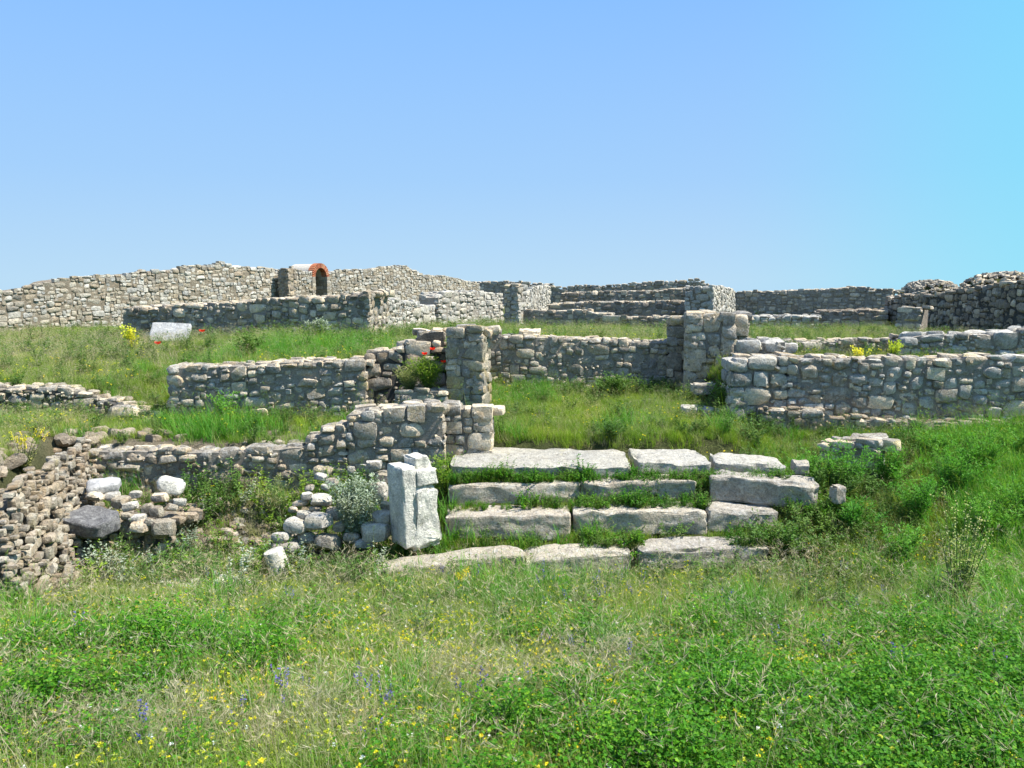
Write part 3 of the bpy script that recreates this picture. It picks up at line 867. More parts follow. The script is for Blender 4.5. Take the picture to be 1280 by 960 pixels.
# slope-faced rubble retaining wall at the left
def rubble_bank():
    rnd = random.Random(77)
    p0 = (float(xj(5.6)), 5.6); p1 = (float(xj(8.75)), 8.75)
    root = empty('rubble_bank', (-4.3, 7.2, 0.2), 'sunlit bank of loose tan rubble falling to the grass at the left edge', 'rubble wall')
    d = Vector((p1[0] - p0[0], p1[1] - p0[1], 0)); Lw = d.length
    def bz(s): y = 5.6 + (8.75 - 5.6) * s / Lw; return h1(float(xj(y)) + .35, y) - .1
    def tz(s): y = 5.6 + (8.75 - 5.6) * s / Lw; return h1(float(xj(y)) - .55, y) + .03
    core(root, p0, p1, bz, lambda s: tz(s) - .16, .5, .05, 'mortar_tan', batter=.42)
    st = Stones()
    face_stones(st, rnd, p0, p1, bz, tz, .064, {'round': 4, 'angular': 7}, 'earthy', batter=.42, prot=1.5, hvar=(.4, 2.0), alt='tan', altp=.45, fill=.92)
    for k in range(120):
        y = rnd.uniform(5.8, 9.4); x = float(xj(y)) - rnd.uniform(-.12, .75)
        if y > 8.8: x = rnd.uniform(-5.0, -3.6)
        s = rnd.uniform(.07, .17)
        st.add(Vector((x, y, h1(x, y) + s * .2)), (s * 1.4, s, s * .8), Euler((rnd.uniform(-.4, .4), rnd.uniform(-.4, .4), rnd.uniform(0, 6))), 'angular', rnd.randrange(14), 'earthy')
    st.build(root)
rubble_bank()

# ------------------------------------------------------------------ loose stones, rubble heaps
def heap(name, label, spots, seed, mats, cat='rubble heap'):
    """spots: (u, v, distance, width_px, height_px)"""
    rnd = random.Random(seed)
    p = W(spots[0][0], spots[0][1], spots[0][2])
    root = empty(name, (p.x, p.y, h1(p.x, p.y)), label, cat)
    st = Stones()
    for (u, v, y, wpx, hpx) in spots:
        c = W(u, v, y); w = wpx * y / FPX; h = hpx * y / FPX
        kind = 'round' if rnd.random() < .65 else 'angular'
        st.add(c, (w, w * rnd.uniform(.6, .9), h), Euler((rnd.uniform(-.15, .15), rnd.uniform(-.15, .15), rnd.uniform(-.4, .4))), kind, rnd.randrange(14), rnd.choice(mats))
    return root, st, rnd

def scatter(st, rnd, n, x0, x1, y0, y1, s0, s1, mats, lift=.1, kind=('round', 'angular')):
    for _ in range(n):
        x = rnd.uniform(x0, x1); y = rnd.uniform(y0, y1); s = s0 + (s1 - s0) * rnd.random() ** 2
        st.add(Vector((x, y, h1(x, y) + s * lift)), (s * rnd.uniform(1.1, 1.7), s * rnd.uniform(.8, 1.2), s * rnd.uniform(.6, .9)),
               Euler((rnd.uniform(-.4, .4), rnd.uniform(-.4, .4), rnd.uniform(0, 6.3))), rnd.choice(kind), rnd.randrange(14), rnd.choice(mats))

# heap with river boulders left of the pedestal
sp = [(371, 656, 7.3, 32, 20), (397, 652, 7.3, 38, 22), (352, 671, 7.25, 26, 14), (383, 672, 7.3, 24, 16), (410, 678, 7.25, 34, 20), (358, 684, 7.2, 38, 14), (402, 626, 7.55, 27, 16), (384, 621, 7.6, 16, 11),
      (380, 643, 7.45, 22, 12), (418, 643, 7.45, 26, 12), (425, 658, 7.35, 20, 14), (400, 596, 7.9, 18, 10), (415, 603, 7.85, 18, 12), (478, 646, 7.3, 26, 16), (470, 664, 7.25, 38, 24), (484, 632, 7.4, 18, 10), (474, 615, 7.6, 26, 30), (480, 598, 7.8, 20, 14),
      (468, 582, 8.0, 20, 14), (440, 672, 7.25, 22, 14), (455, 680, 7.2, 26, 12), (407, 609, 7.8, 12, 8), (387, 610, 7.75, 13, 9), (366, 637, 7.5, 13, 8), (431, 630, 7.55, 14, 9), (376, 629, 7.6, 22, 8), (394, 636, 7.5, 18, 8)]
root, st, rnd = heap('rubble_heap', 'heap of rounded boulders and earth between the grey bush and the column stub', sp, 21, ['pale', 'grey', 'tan', 'pale'])
scatter(st, rnd, 150, -2.5, -1.1, 7.25, 8.2, .04, .11, ['earthy', 'earthy', 'grey', 'tan'])
st.build(root)
# small ruin with the big dark block
WK = wall('small ruined stub of dark stones capped by a large dark block at lower left', (92, 7.25), (212, 7.3), [(92, 662), (140, 662), (150, 655), (212, 652)], thick=.6, sh=.12, mat='dark', alt='grey', altp=.45, mortar='mortar_dark', caps=1, mix={'angular': 6, 'block': 3}, ends='R', jag=.3, prot=.5, name='ruined_stub', cat='wall stub')
sp = [(200, 622, 7.65, 22, 12), (205, 661, 7.25, 30, 24), (172, 648, 7.3, 22, 10), (175, 658, 7.25, 26, 16), (163, 633, 7.45, 20, 12), (185, 636, 7.4, 18, 14), (196, 640, 7.35, 20, 16), (150, 628, 7.5, 26, 14), (214, 634, 7.45, 18, 10), (140, 620, 7.6, 20, 12),
      (170, 618, 7.7, 16, 10), (225, 628, 7.5, 16, 10), (160, 646, 7.3, 16, 10), (188, 652, 7.25, 14, 12), (118, 620, 7.5, 24, 10)]
root, st, rnd = heap('rubble_heap', 'mound of broken stones and earth on top of the small ruined stub', sp, 33, ['pale', 'tan', 'grey'])
scatter(st, rnd, 190, -4.2, -2.5, 7.4, 8.4, .04, .11, ['earthy', 'earthy', 'grey', 'tan'])
st.build(root)
c = W(113, 652, 7.12)
thing_mesh('dark_block', detailed_block('dark_block', (.42, .40, .16), 12, 'slate', 9, .020, e=9), c, (R(2), R(3), R(-6)), 'large dark angular block lying on the small ruined stub', 'block')
c = W(216, 607, 7.75)
thing_mesh('white_boulder', detailed_block('white_boulder', (.26, .2, .16), 8, 'marble', 3, .02, e=2.6), c, (R(10), R(18), R(10)), 'white rounded boulder lying below the low terrace wall', 'boulder')
c = W(130, 609, 7.7)
thing_mesh('pale_slab', detailed_block('pale_slab', (.30, .28, .13), 8, 'slab', 13, .02, e=4), c, (R(6), R(-8), R(20)), 'pale flat stone on the mound above the large dark block', 'stone')
c = G(45, 668)
thing_mesh('pale_boulder', detailed_block('pale_boulder', (.17, .14, .14), 7, 'marble', 23, .015, e=3), c + Vector((0, 0, .05)), (R(6), R(-8), R(20)), 'pale boulder at the foot of the tan rubble bank', 'boulder')
# column stub
c = W(349, 705, 6.85)
mb = MB()
pts = [Vector((0, 0, -.18)), Vector((-.01, .0, -.06)), Vector((-.02, 0, .06)), Vector((-.03, .0, .13)), Vector((-.03, .0, .135))]
mb.tube(pts, [.10, .095, .09, .085, .001], n=14)
me = mb.mesh('column_stub', [M['marble']], True)
me.set_sharp_from_angle(angle=R(40))
thing_mesh('column_stub', me, c, (R(3), R(-8), 0), 'short broken white column stub standing in the grass below the boulder heap', 'column stub')
# slabs half buried in the meadow
for (u, v, y, wx, dp, hh, mat, lb, rz) in [
        (222, 741, 6.55, .36, .20, .16, 'marble', 'left of two white marble slabs sunk in the grass below the ruined stub', 4),
        (292, 738, 6.55, .30, .22, .18, 'marble', 'right of two white marble slabs sunk in the grass below the ruined stub', -10),
        (500, 751, 6.45, .60, .18, .14, 'step', 'grey slab almost buried in grass below the left end of the lowest step', 2),
        (632, 745, 6.5, .34, .16, .14, 'step', 'small slab edge showing in grass before the middle of the lowest step', 0),
        (875, 514, 10.2, .50, .25, .12, 'pale', 'flat pale slab lying in the platform grass before the double pier', -3),
        (1047, 617, 7.6, .10, .12, .16, 'step', 'small pale stone in weeds right of the block ends of the steps', 10),
        (1000, 583, 8.1, .16, .2, .10, 'step', 'small pale block beside the right end of the topmost step', -8),
        (883, 484, 10.95, .42, .2, .14, 'pale', 'squared block at the foot of the double pier', 2),
        (662, 416, 12.6, .34, .3, .14, 'grey', 'flat grey stone lying on the grass just behind the platform wall', 0)]:
    c = W(u, v, y)
    me = detailed_block('stone', (wx, dp, hh), 9, mat, u * .13, .014)
    o = thing_mesh('half_buried_slab' if v > 700 else 'loose_stone', me, c, (R(3), R(2), R(rz)), lb, 'slab' if v > 700 else 'stone')

# ------------------------------------------------------------------ the stone steps
sc = W(740, 660, 7.5)
steps = empty('stone_steps', (sc.x, sc.y, h1(sc.x, sc.y)), 'four tiers of long weathered limestone blocks with grass on the treads', 'steps')
def step_block(u0, v0, y0, u1, v1, y1, depth, hh, mat='step', seed=0, tilt=0.0):
    """u,v,y of the two top front corners"""
    a = W(u0, v0, y0); b = W(u1, v1, y1)
    d = b - a; Lw = d.length
    rz = math.atan2(d.y, d.x); ry = -math.asin(d.z / Lw)
    n = 16
    V, F = cube_grid(n)
    e = 22
    r = (np.abs(V) ** e).sum(1) ** (1 / e); V = V / r[:, None]
    sz = np.array([Lw, depth, hh]) / 2
    V = V * sz
    out = []
    for p in V:
        q = Vector(p)
        k = mnoise.noise_vector(q * 1.7 + Vector((seed, 0, 0))) * .016 + mnoise.noise_vector(q * 6 + Vector((0, seed, 0))) * .016 + mnoise.noise_vector(q * 17 + Vector((3, seed, 0))) * .009
        if p[1] < -sz[1] * .8: k *= 1.3
        edge = sum(1 for a_ in range(3) if abs(p[a_]) > sz[a_] * .85)
        if edge >= 2:
            cn = max(0, mnoise.noise(q * 4 + Vector((seed * 2, 1, 0))) + .1)
            k = k + Vector((-p[0] / sz[0] * (abs(p[0]) > sz[0] * .9), -p[1] / sz[1], -p[2] / sz[2])) * cn * .045
        out.append(q + k)
    me = mesh_quads('step_block', out, F); me.set_sharp_from_angle(angle=R(42)); me.materials.append(M[mat])
    o = bpy.data.objects.new('step_block', me); COL.objects.link(o); o.parent = steps
    rot = Euler((R(tilt), ry, rz))
    ctr = (a + b) / 2 + rot.to_matrix() @ Vector((0, depth / 2, -hh / 2))
    o.location = ctr - Vector(steps.location); o.rotation_euler = rot
    return o
step_block(479, 712, 6.75, 655, 692, 7.0, .32, .24, seed=1, tilt=1)
step_block(658, 701, 6.9, 790, 690, 6.98, .36, .22, seed=2, tilt=3)
step_block(801, 689, 7.0, 962, 684, 7.08, .34, .2, seed=3, tilt=2)
step_block(557, 645, 7.42, 714, 643, 7.42, .36, .25, seed=4)
step_block(717, 640, 7.43, 885, 640, 7.45, .36, .25, seed=5)
step_block(888, 638, 7.46, 975, 641, 7.5, .36, .24, seed=6)
step_block(560, 608, 7.78, 725, 604, 7.8, .34, .24, seed=7)
step_block(727, 603, 7.8, 872, 601, 7.83, .30, .22, seed=8)
step_block(888, 596, 7.8, 1026, 604, 7.62, .34, .27, seed=9)
step_block(563, 582, 8.02, 790, 583, 7.98, .92, .15, mat='toplime', seed=10, tilt=0)
step_block(800, 578, 8.08, 890, 578, 8.1, .72, .14, mat='toplime', seed=11)
step_block(893, 576, 8.14, 984, 584, 8.05, .5, .14, mat='toplime', seed=12)

# ------------------------------------------------------------------ marble pedestal
def pedestal():
    base = W(520, 672, 7.25)
    root = empty('marble_pedestal', (base.x, base.y, base.z - .06), 'broken white marble pedestal standing upright beside the left end of the steps', 'pedestal')
    H = .83
    def block(name, w, d, h, off, rz, seed, amp, n=14, mat='marble', shear=0, taper=0, chip=.05):
        V, F = cube_grid(n)
        e = 16; r = (np.abs(V) ** e).sum(1) ** (1 / e); V = V / r[:, None]
        sz = np.array([w, d, h]) / 2; V = V * sz; out = []
        for p in V:
            q = Vector(p)
            k = mnoise.noise_vector(q * 3 + Vector((seed, 0, 0))) * amp + mnoise.noise_vector(q * 9 + Vector((0, seed, 0))) * amp * .55 + mnoise.noise_vector(q * 24 + Vector((0, seed, 7))) * amp * .25
            edge = sum(1 for a_ in range(3) if abs(p[a_]) > sz[a_] * .85)
            if edge >= 2: k = k - q.normalized() * max(0, mnoise.noise(q * 5 + Vector((seed, 4, 0))) + .15) * chip
            t = (p[2] / sz[2] + 1) / 2
            q = q + k
            q.x = q.x * (1 - taper * t) + shear * t
            out.append(q)
        me = mesh_quads(name, out, F); me.set_sharp_from_angle(angle=R(38)); me.materials.append(M[mat])
        o = bpy.data.objects.new(name, me); COL.objects.link(o); o.parent = root
        o.location = off; o.rotation_euler = (0, R(-1), rz)
        return o
    rz = R(36)
    cz, sz_ = math.cos(rz), math.sin(rz)
    def off(x, y, z): return (x * cz - y * sz_, x * sz_ + y * cz, z)
    # cracked shaft: left corner piece and the main piece, a moulded band near the top
    block('shaft_left', .15, .30, H - .07, off(-.118, .0, H / 2 - .02), rz, 3, .012, shear=-.015, taper=-.03, chip=.025)
    block('shaft_right', .29, .31, .60, off(.05, -.005, .30), rz, 8, .028, n=20, shear=-.02, taper=.03, chip=.07)
    block('moulding', .225, .30, .16, off(.045, -.02, .66), rz, 12, .008, shear=-.01, taper=.02, chip=.03)
    block('broken_top', .19, .25, .12, off(.03, .01, .78), rz, 17, .018, shear=-.03, taper=.25, chip=.08)
pedestal()

# ------------------------------------------------------------------ vegetation meshes
def blade(mb, base, az, h, lean, w, seg=3, m=0, curl=1.0):
    out = Vector((math.cos(az), math.sin(az), 0)); side = Vector((-out.y, out.x, 0))
    pts = []; ws = []
    for k in range(seg + 1):
        t = k / seg
        pts.append(base + out * (lean * h * (t ** (1 + curl))) + Vector((0, 0, h * (t - .25 * lean * t * t))))
        ws.append(w * .5 * (1 - t * .75))
    mb.strip(pts, ws, side, m)
    return pts[-1]

def tuft(seed, n, h, rad, w, mats, lean=(.15, .9), seeds=0, m=0):
    r = random.Random(seed); mb = MB()
    for _ in range(n):
        a = r.uniform(0, 6.283); rr = rad * math.sqrt(r.random())
        b = Vector((math.cos(a) * rr, math.sin(a) * rr, -.01))
        blade(mb, b, r.uniform(0, 6.283), h * r.uniform(.45, 1.1), r.uniform(*lean), w * r.uniform(.7, 1.2), 3, 0)
    for _ in range(seeds):
        a = r.uniform(0, 6.283); rr = rad * math.sqrt(r.random())
        b = Vector((math.cos(a) * rr, math.sin(a) * rr, -.01)); az = r.uniform(0, 6.283); ln = r.uniform(.1, .5)
        hh = h * r.uniform(1.2, 1.7)
        tip = blade(mb, b, az, hh, ln, w * .45, 3, 1)
        out = Vector((math.cos(az), math.sin(az), .4)).normalized()
        for k in range(6):
            q = tip - out * (.008 * k) ; sd_ = Vector((r.uniform(-1, 1), r.uniform(-1, 1), r.uniform(-.2, 1))).normalized()
            mb.tri(q, q + out * .012 + sd_ * .004, q + out * .024 + sd_ * .012, 1)
    return mb.mesh('tuft', mats)

def leaflet(mb, p, d, up, ln, wd, m=0):
    side = d.cross(up)
    if side.length < 1e-4: side = Vector((1, 0, 0))
    side.normalize()
    mb.quad(p, p + d * ln * .55 + side * wd * .5, p + d * ln - up * ln * .12, p + d * ln * .55 - side * wd * .5, m)

def clover(seed, h=.16, mats=None, flowers=0, fm=1, leaf=.0098, n=8):
    r = random.Random(seed); mb = MB()
    for s_ in range(n):
        az = r.uniform(0, 6.283); lean = r.uniform(.1, .9); hh = h * r.uniform(.45, 1.3)
        o = Vector((math.cos(az), math.sin(az), 0))
        P = lambda t: o * (lean * hh * t ** 1.5) + Vector((0, 0, hh * t))
        for k in range(7):
            t = .3 + .7 * k / 6 + r.uniform(-.04, .04)
            p = P(min(1, t)); a2 = r.uniform(0, 6.283)
            dd = Vector((math.cos(a2), math.sin(a2), r.uniform(.0, .7))).normalized()
            q = p + dd * r.uniform(.01, .03)
            up = Vector((r.uniform(-.9, .9), r.uniform(-.9, .9), 1)).normalized()
            for j in (-1, 0, 1):
                d3 = (dd + dd.cross(up) * j * .95).normalized()
                leaflet(mb, q, d3, up, leaf * r.uniform(.8, 1.25), leaf * r.uniform(.65, .9), 0)
        mb.strip([P(0), P(.5), P(1)], [.0012, .001, .0005], Vector((-o.y, o.x, 0)), 0)
    for _ in range(flowers):
        a = r.uniform(0, 6.283); rr = r.uniform(0, .06)
        p = Vector((math.cos(a) * rr, math.sin(a) * rr, h * r.uniform(.95, 1.3)))
        for k in range(9):
            dd = Vector((r.uniform(-1, 1), r.uniform(-1, 1), r.uniform(-.4, 1))).normalized()
            leaflet(mb, p + dd * .002, dd, Vector((r.uniform(-1, 1), r.uniform(-1, 1), .6)).normalized(), .008, .007, fm)
    return mb.mesh('herb', mats)

def sprig_flower(seed, h, mats, kind):
    """small flower on a stalk; kinds: spike, head"""
    r = random.Random(seed); mb = MB()
    for s_ in range(3):
        az = r.uniform(0, 6.283); o = Vector((math.cos(az), math.sin(az), 0)); hh = h * r.uniform(.7, 1.2); ln = r.uniform(.05, .35)
        P = lambda t: o * (ln * hh * t * t) + Vector((0, 0, hh * t)) + o * .02
        mb.strip([P(0), P(.5), P(1)], [.0014, .0012, .0006], Vector((-o.y, o.x, 0)), 0)
        for k in range(4):
            dd = Vector((r.uniform(-1, 1), r.uniform(-1, 1), .5)).normalized()
            leaflet(mb, P(r.uniform(.1, .6)), dd, Vector((0, 0, 1)), .03, .008, 0)
        cnt, span = (16, .32) if kind == 'spike' else (12, .02)
        for k in range(cnt):
            p = P(1 - span * k / cnt)
            dd = Vector((r.uniform(-1, 1), r.uniform(-1, 1), r.uniform(-.1, 1))).normalized()
            leaflet(mb, p, dd, Vector((r.uniform(-1, 1), r.uniform(-1, 1), r.uniform(-1, 1))).normalized(), .011 if kind == 'spike' else .012, .008, 1)
    return mb.mesh('flower', mats)

def leafy(seed, h, nst, leaf, dens, mats, spread=.6, wd=.35, m=0):
    """bushy weed: arching stems with many narrow leaves"""
    r = random.Random(seed); mb = MB()
    for s_ in range(nst):
        az = r.uniform(0, 6.283); o = Vector((math.cos(az), math.sin(az), 0)); hh = h * r.uniform(.5, 1.1); ln = r.uniform(0, spread)
        sway = Vector((r.uniform(-.06, .06), r.uniform(-.06, .06), 0)) * h
        P = lambda t: o * (ln * hh * t ** 1.4) + Vector((0, 0, hh * t * (1 - .15 * ln * t))) + o * .02 + sway * math.sin(t * 4)
        mb.strip([P(0), P(.35), P(.7), P(1)], [.0022, .0018, .0013, .0006], Vector((-o.y, o.x, 0)), len(mats) - 1)
        for k in range(dens):
            t = r.uniform(.08, 1)
            a2 = r.uniform(0, 6.283)
            dd = Vector((math.cos(a2), math.sin(a2), r.uniform(-.1, 1.0))).normalized()
            up = Vector((r.uniform(-.6, .6), r.uniform(-.6, .6), 1)).normalized()
            leaflet(mb, P(t), dd, up, leaf * r.uniform(.6, 1.3) * (1.15 - .5 * t), leaf * wd, 0)
    return mb.mesh('weed', mats)

def instancer(name, label, cat, pts, variants, kind='stuff'):
    """one object whose points carry small plants; pts: rows x,y,z,scale"""
    if len(pts) == 0: return
    pts = np.asarray(pts)
    rs = np.random.RandomState(len(pts))
    col = bpy.data.collections.new(name + '_kinds')
    for i, me in enumerate(variants):
        o = bpy.data.objects.new('plant_form', me); col.objects.link(o)
    me = bpy.data.meshes.new(name)
    me.vertices.add(len(pts)); me.vertices.foreach_set('co', pts[:, :3].astype(np.float32).ravel())
    n = len(pts)
    a = me.attributes.new('scl', 'FLOAT', 'POINT'); a.data.foreach_set('value', pts[:, 3].astype(np.float32))
    a = me.attributes.new('idx', 'INT', 'POINT'); a.data.foreach_set('value', rs.randint(0, len(variants), n).astype(np.int32))
    rot = np.stack([rs.normal(0, .12, n), rs.normal(0, .12, n), rs.uniform(0, 6.283, n)], 1)
    a = me.attributes.new('rot', 'FLOAT_VECTOR', 'POINT'); a.data.foreach_set('vector', rot.astype(np.float32).ravel())
    o = bpy.data.objects.new(name, me); COL.objects.link(o)
    tag(o, label, cat, kind=kind)
    ng = bpy.data.node_groups.new(name, 'GeometryNodeTree')
    ng.interface.new_socket('Geometry', in_out='INPUT', socket_type='NodeSocketGeometry')
    ng.interface.new_socket('Geometry', in_out='OUTPUT', socket_type='NodeSocketGeometry')
    gi = ng.nodes.new('NodeGroupInput'); go = ng.nodes.new('NodeGroupOutput')
    ci = ng.nodes.new('GeometryNodeCollectionInfo'); ci.inputs['Collection'].default_value = col
    ci.inputs['Separate Children'].default_value = True; ci.inputs['Reset Children'].default_value = True
    ip = ng.nodes.new('GeometryNodeInstanceOnPoints'); ip.inputs['Pick Instance'].default_value = True
    def attr(nm, dt):
        k = ng.nodes.new('GeometryNodeInputNamedAttribute'); k.data_type = dt; k.inputs['Name'].default_value = nm
        return [s for s in k.outputs if s.name == 'Attribute' and s.enabled][0]
    ng.links.new(gi.outputs[0], ip.inputs['Points'])
    ng.links.new(ci.outputs[0], ip.inputs['Instance'])
    ng.links.new(attr('idx', 'INT'), ip.inputs['Instance Index'])
    er = ng.nodes.new('FunctionNodeEulerToRotation')
    ng.links.new(attr('rot', 'FLOAT_VECTOR'), er.inputs[0])
    ng.links.new(er.outputs[0], ip.inputs['Rotation'])
    ng.links.new(attr('scl', 'FLOAT'), ip.inputs['Scale'])
    ng.links.new(ip.outputs[0], go.inputs[0])
    md = o.modifiers.new('plants', 'NODES'); md.node_group = ng
    return o

# --- where plants may stand: nothing on the blocks of the steps, walls etc.
def gpoly(u0, v0, u1, v1): return None
BLK = []
for o in steps.children:
    o_m = Matrix.Translation(Vector(steps.location) + Vector(o.location)) @ Euler(o.rotation_euler).to_matrix().to_4x4()
    bb = [Vector(b) for b in o.bound_box]
    xs_ = [b.x for b in bb]; ys_ = [b.y for b in bb]
    BLK.append((o_m.inverted(), min(xs_), max(xs_), min(ys_), max(ys_)))
def on_step(x, y):
    r = np.zeros(len(x), bool)
    for (mi, x0, x1, y0, y1) in BLK:
        px = mi[0][0] * x + mi[0][1] * y + mi[0][2] * .6 + mi[0][3]
        py = mi[1][0] * x + mi[1][1] * y + mi[1][2] * .6 + mi[1][3]
        r |= (px > x0) & (px < x1) & (py > y0 + .0) & (py < y1 - .03)
    return r

def field(n_per_m2, y0, y1, seed, dens=None, marg=1.12, s=(0.75, 1.3), xr=None):
    rs = np.random.RandomState(seed)
    xm = marg * y1 * 640 / FPX + .3
    if xr: xa, xb_ = xr
    else: xa, xb_ = -xm, xm
    n = int(n_per_m2 * (xb_ - xa) * (y1 - y0))
    x = rs.uniform(xa, xb_, n); y = rs.uniform(y0, y1, n)
    k = np.abs(x) < marg * y * 640 / FPX + .3
    x, y = x[k], y[k]
    if dens is not None:
        k = rs.rand(len(x)) < dens(x, y); x, y = x[k], y[k]
    k = ~on_step(x, y); x, y = x[k], y[k]
    z = height(x, y)
    # stay off steep terrace risers
    g = np.abs(height(x, y + .12) - z) + np.abs(height(x + .12, y) - z)
    k = g < .12
    x, y, z = x[k], y[k], z[k]
    return np.stack([x, y, z - .005, rs.uniform(s[0], s[1], len(x))], 1)

# zone masks in plan
def GP(u, v): p = G(u, v); return p.x, p.y
cl = [GP(1100, 930), GP(1000, 860), GP(1240, 860), GP(880, 940), GP(1200, 950)]
def clover_zone(x, y):
    r = 0
    for (cx, cy), rr in zip(cl, (.8, .6, .9, .55, .6)): r = r + blob(x, y, cx, cy, rr)
    cx, cy = GP(70, 850); r = r + .36 * blob(x, y, cx, cy, .6, .35)
    cx, cy = GP(60, 900); r = r + .4 * blob(x, y, cx, cy, .4, .2)
    cx, cy = GP(640, 940); r = r + .4 * blob(x, y, cx, cy, .5, .18)
    
    return np.clip(r * 1.3 + .9 * (vnoise(x, y, .45, 21) - .5) - .5 * S(.62, .8, vnoise(x, y, .22, 23)), 0, .92)
def lush_zone(x, y):
    r = S(2.2, 4.2, x - .35 * (y - 4)) * S(3.6, 5.5, y) * S(10.2, 9.6, y)
    cx, cy = GP(330, 445); r = r + blob(x, y, -4.0, 13.5, 1.2, 1.6) + blob(x, y, -2.7, 12.8, .9, 1.0)
    r = r + .7 * blob(x, y, .1, 11.2, .7, .7) + .8 * blob(x, y, -3.4, 9.0, .5, .25) + .8 * blob(x, y, -1.0, 6.7, 1.5, .3) * 0
    return np.clip(r + .5 * (vnoise(x, y, .6, 31) - .5), 0, 1)
dryc = [(GP(190, 920), .55, .28), (GP(400, 905), .35, .16), (GP(640, 880), .3, .14), (GP(60, 945), .4, .15), (GP(430, 940), .4, .1), (GP(800, 850), .5, .2), (GP(560, 860), .4, .15)]
def dry_zone(x, y):
    r = 0
    for (c_, a, b) in dryc: r = r + blob(x, y, c_[0], c_[1], a, b)
    r = r + .35 * S(4.5, 5.5, y) * S(.62, .8, vnoise(x, y, .7, 41))
    r = r + .75 * S(10.7, 11.5, y) * vnoise(x, y, 1.0, 45) + .5 * S(10.6, 11.2, y) * S(-3.5, -5, x)
    return np.clip(r, 0, 1)

gr = [tuft(100 + i, 26, .13, .05, .0042, [M['grass'], M['grass_pale']], seeds=i % 3) for i in range(6)]
gp = [tuft(120 + i, 22, .16, .05, .0036, [M['grass_pale'], M['grass_pale']], lean=(.2, 1.1), seeds=3) for i in range(4)]
gd = [tuft(140 + i, 18, .17, .05, .0034, [M['dry'], M['dry']], lean=(.2, 1.2), seeds=7) for i in range(4)]
gl = [tuft(160 + i, 26, .22, .06, .0055, [M['lush'], M['grass']], seeds=1) for i in range(5)]
cv = [clover(180 + i, .15, [M['clover'], M['yellow']], 0) for i in range(5)]
cvf = [clover(190 + i, .15, [M['clover'], M['yellow']], 3) for i in range(4)]
cvl = [clover(200 + i, .14, [M['clover'], M['limeyellow']], 3) for i in range(3)]
cvw = [clover(205 + i, .14, [M['clover'], M['white']], 1) for i in range(3)]
wd_ = [leafy(210 + i, .26, 9, .035, 26, [M['weed'], M['stem']]) for i in range(5)]
wf = [leafy(230 + i, .20, 8, .020, 40, [M['clover'], M['stem']], wd=.55) for i in range(4)]
vio = [sprig_flower(240 + i, .22, [M['stem'], M['violet']], 'spike') for i in range(3)]
yel = [sprig_flower(250 + i, .15, [M['stem'], M['yellow']], 'head') for i in range(3)]
lim = [sprig_flower(255 + i, .17, [M['stem'], M['limeyellow']], 'head') for i in range(3)]
whi = [sprig_flower(260 + i, .16, [M['stem'], M['white']], 'head') for i in range(3)]

def bare_f(x, y): return 1 - .93 * bare(x, y)
def left_low(x, y): return 1 - .55 * blob(x, y, -3, 7.5, 2, .8)
# near meadow
A = []
A.append(field(620, 2.3, 4.6, 1, lambda x, y: bare_f(x, y) * (1 - .3 * clover_zone(x, y)) * (1 - .6 * dry_zone(x, y)), s=(.65, 1.3)))
A.append(field(430, 4.6, 7.4, 2, lambda x, y: bare_f(x, y) * (1 - .4 * lush_zone(x, y)), s=(.65, 1.25)))
A.append(field(300, 7.4, 12.1, 3, lambda x, y: bare_f(x, y) * (1 - .3 * dry_zone(x, y)) * left_low(x, y), s=(.7, 1.2)))
def terr(x, y):
    c = np.clip(x / y, -1, 1)
    return 1 - S(20.0, 21.0, y) * S(.0, .02, c) * (c < .5)
A.append(field(140, 12.2, 18.0, 4, lambda x, y: .9 + 0 * x, s=(.7, 1.35)))
A.append(field(260, 6.2, 10.2, 6, lambda x, y: S(xj(y) - .15, xj(y) - .45, x) * .9, s=(.5, 1.0), xr=(-8, -3.5)))
A.append(field(60, 18.0, 32.0, 5, lambda x, y: .9 * terr(x, y), s=(.8, 1.3)))
instancer('meadow_grass', 'green meadow grass covering the foreground, the platform and the terraces', 'grass', np.concatenate(A), gr)
A = [field(120, 2.3, 7.4, 11, lambda x, y: bare_f(x, y) * (.25 + .75 * vnoise(x, y, .5, 51)), s=(.7, 1.2)),
     field(130, 7.4, 12.1, 12, lambda x, y: bare_f(x, y) * (.3 + .7 * vnoise(x, y, .8, 52)), s=(.6, 1.2)),
     field(80, 12.2, 18, 13, lambda x, y: .35 + .65 * vnoise(x, y, 1.2, 53), s=(.7, 1.3)),
     field(30, 18, 32, 14, terr, s=(.8, 1.2))]
instancer('pale_seeding_grass', 'pale seeding grass mixed through the meadow and terraces', 'grass', np.concatenate(A), gp)
A = [field(45, 2.5, 7.0, 71, None, s=(1.2, 1.9))]
instancer('tall_seed_grass', 'scattered taller pale grass stalks with seed heads in the meadow', 'grass', np.concatenate(A), [tuft(300 + i, 3, .15, .03, .003, [M['grass_pale'], M['dry']], lean=(.2, 1.2), seeds=4) for i in range(4)])
A = [field(460, 2.3, 6.0, 21, lambda x, y: dry_zone(x, y) * (.35 + .65 * vnoise(x, y, .25, 54)), s=(.6, 1.1)),
     field(60, 6.0, 12.1, 22, lambda x, y: bare_f(x, y) * (.2 + .5 * dry_zone(x, y)), s=(.6, 1.1)),
     field(40, 12.2, 18, 23, dry_zone, s=(.8, 1.4))]
instancer('dry_grass', 'straw coloured dry grass in patches of the foreground meadow', 'dry grass', np.concatenate(A), gd)
A = [field(300, 3.4, 9.7, 31, lush_zone, s=(.9, 1.75)), field(150, 10.6, 16, 32, lush_zone, s=(.8, 1.4), xr=(-6, 1))]
instancer('lush_grass', 'tall bright green grass on the right bank and before the shaded wall', 'grass', np.concatenate(A), gl)
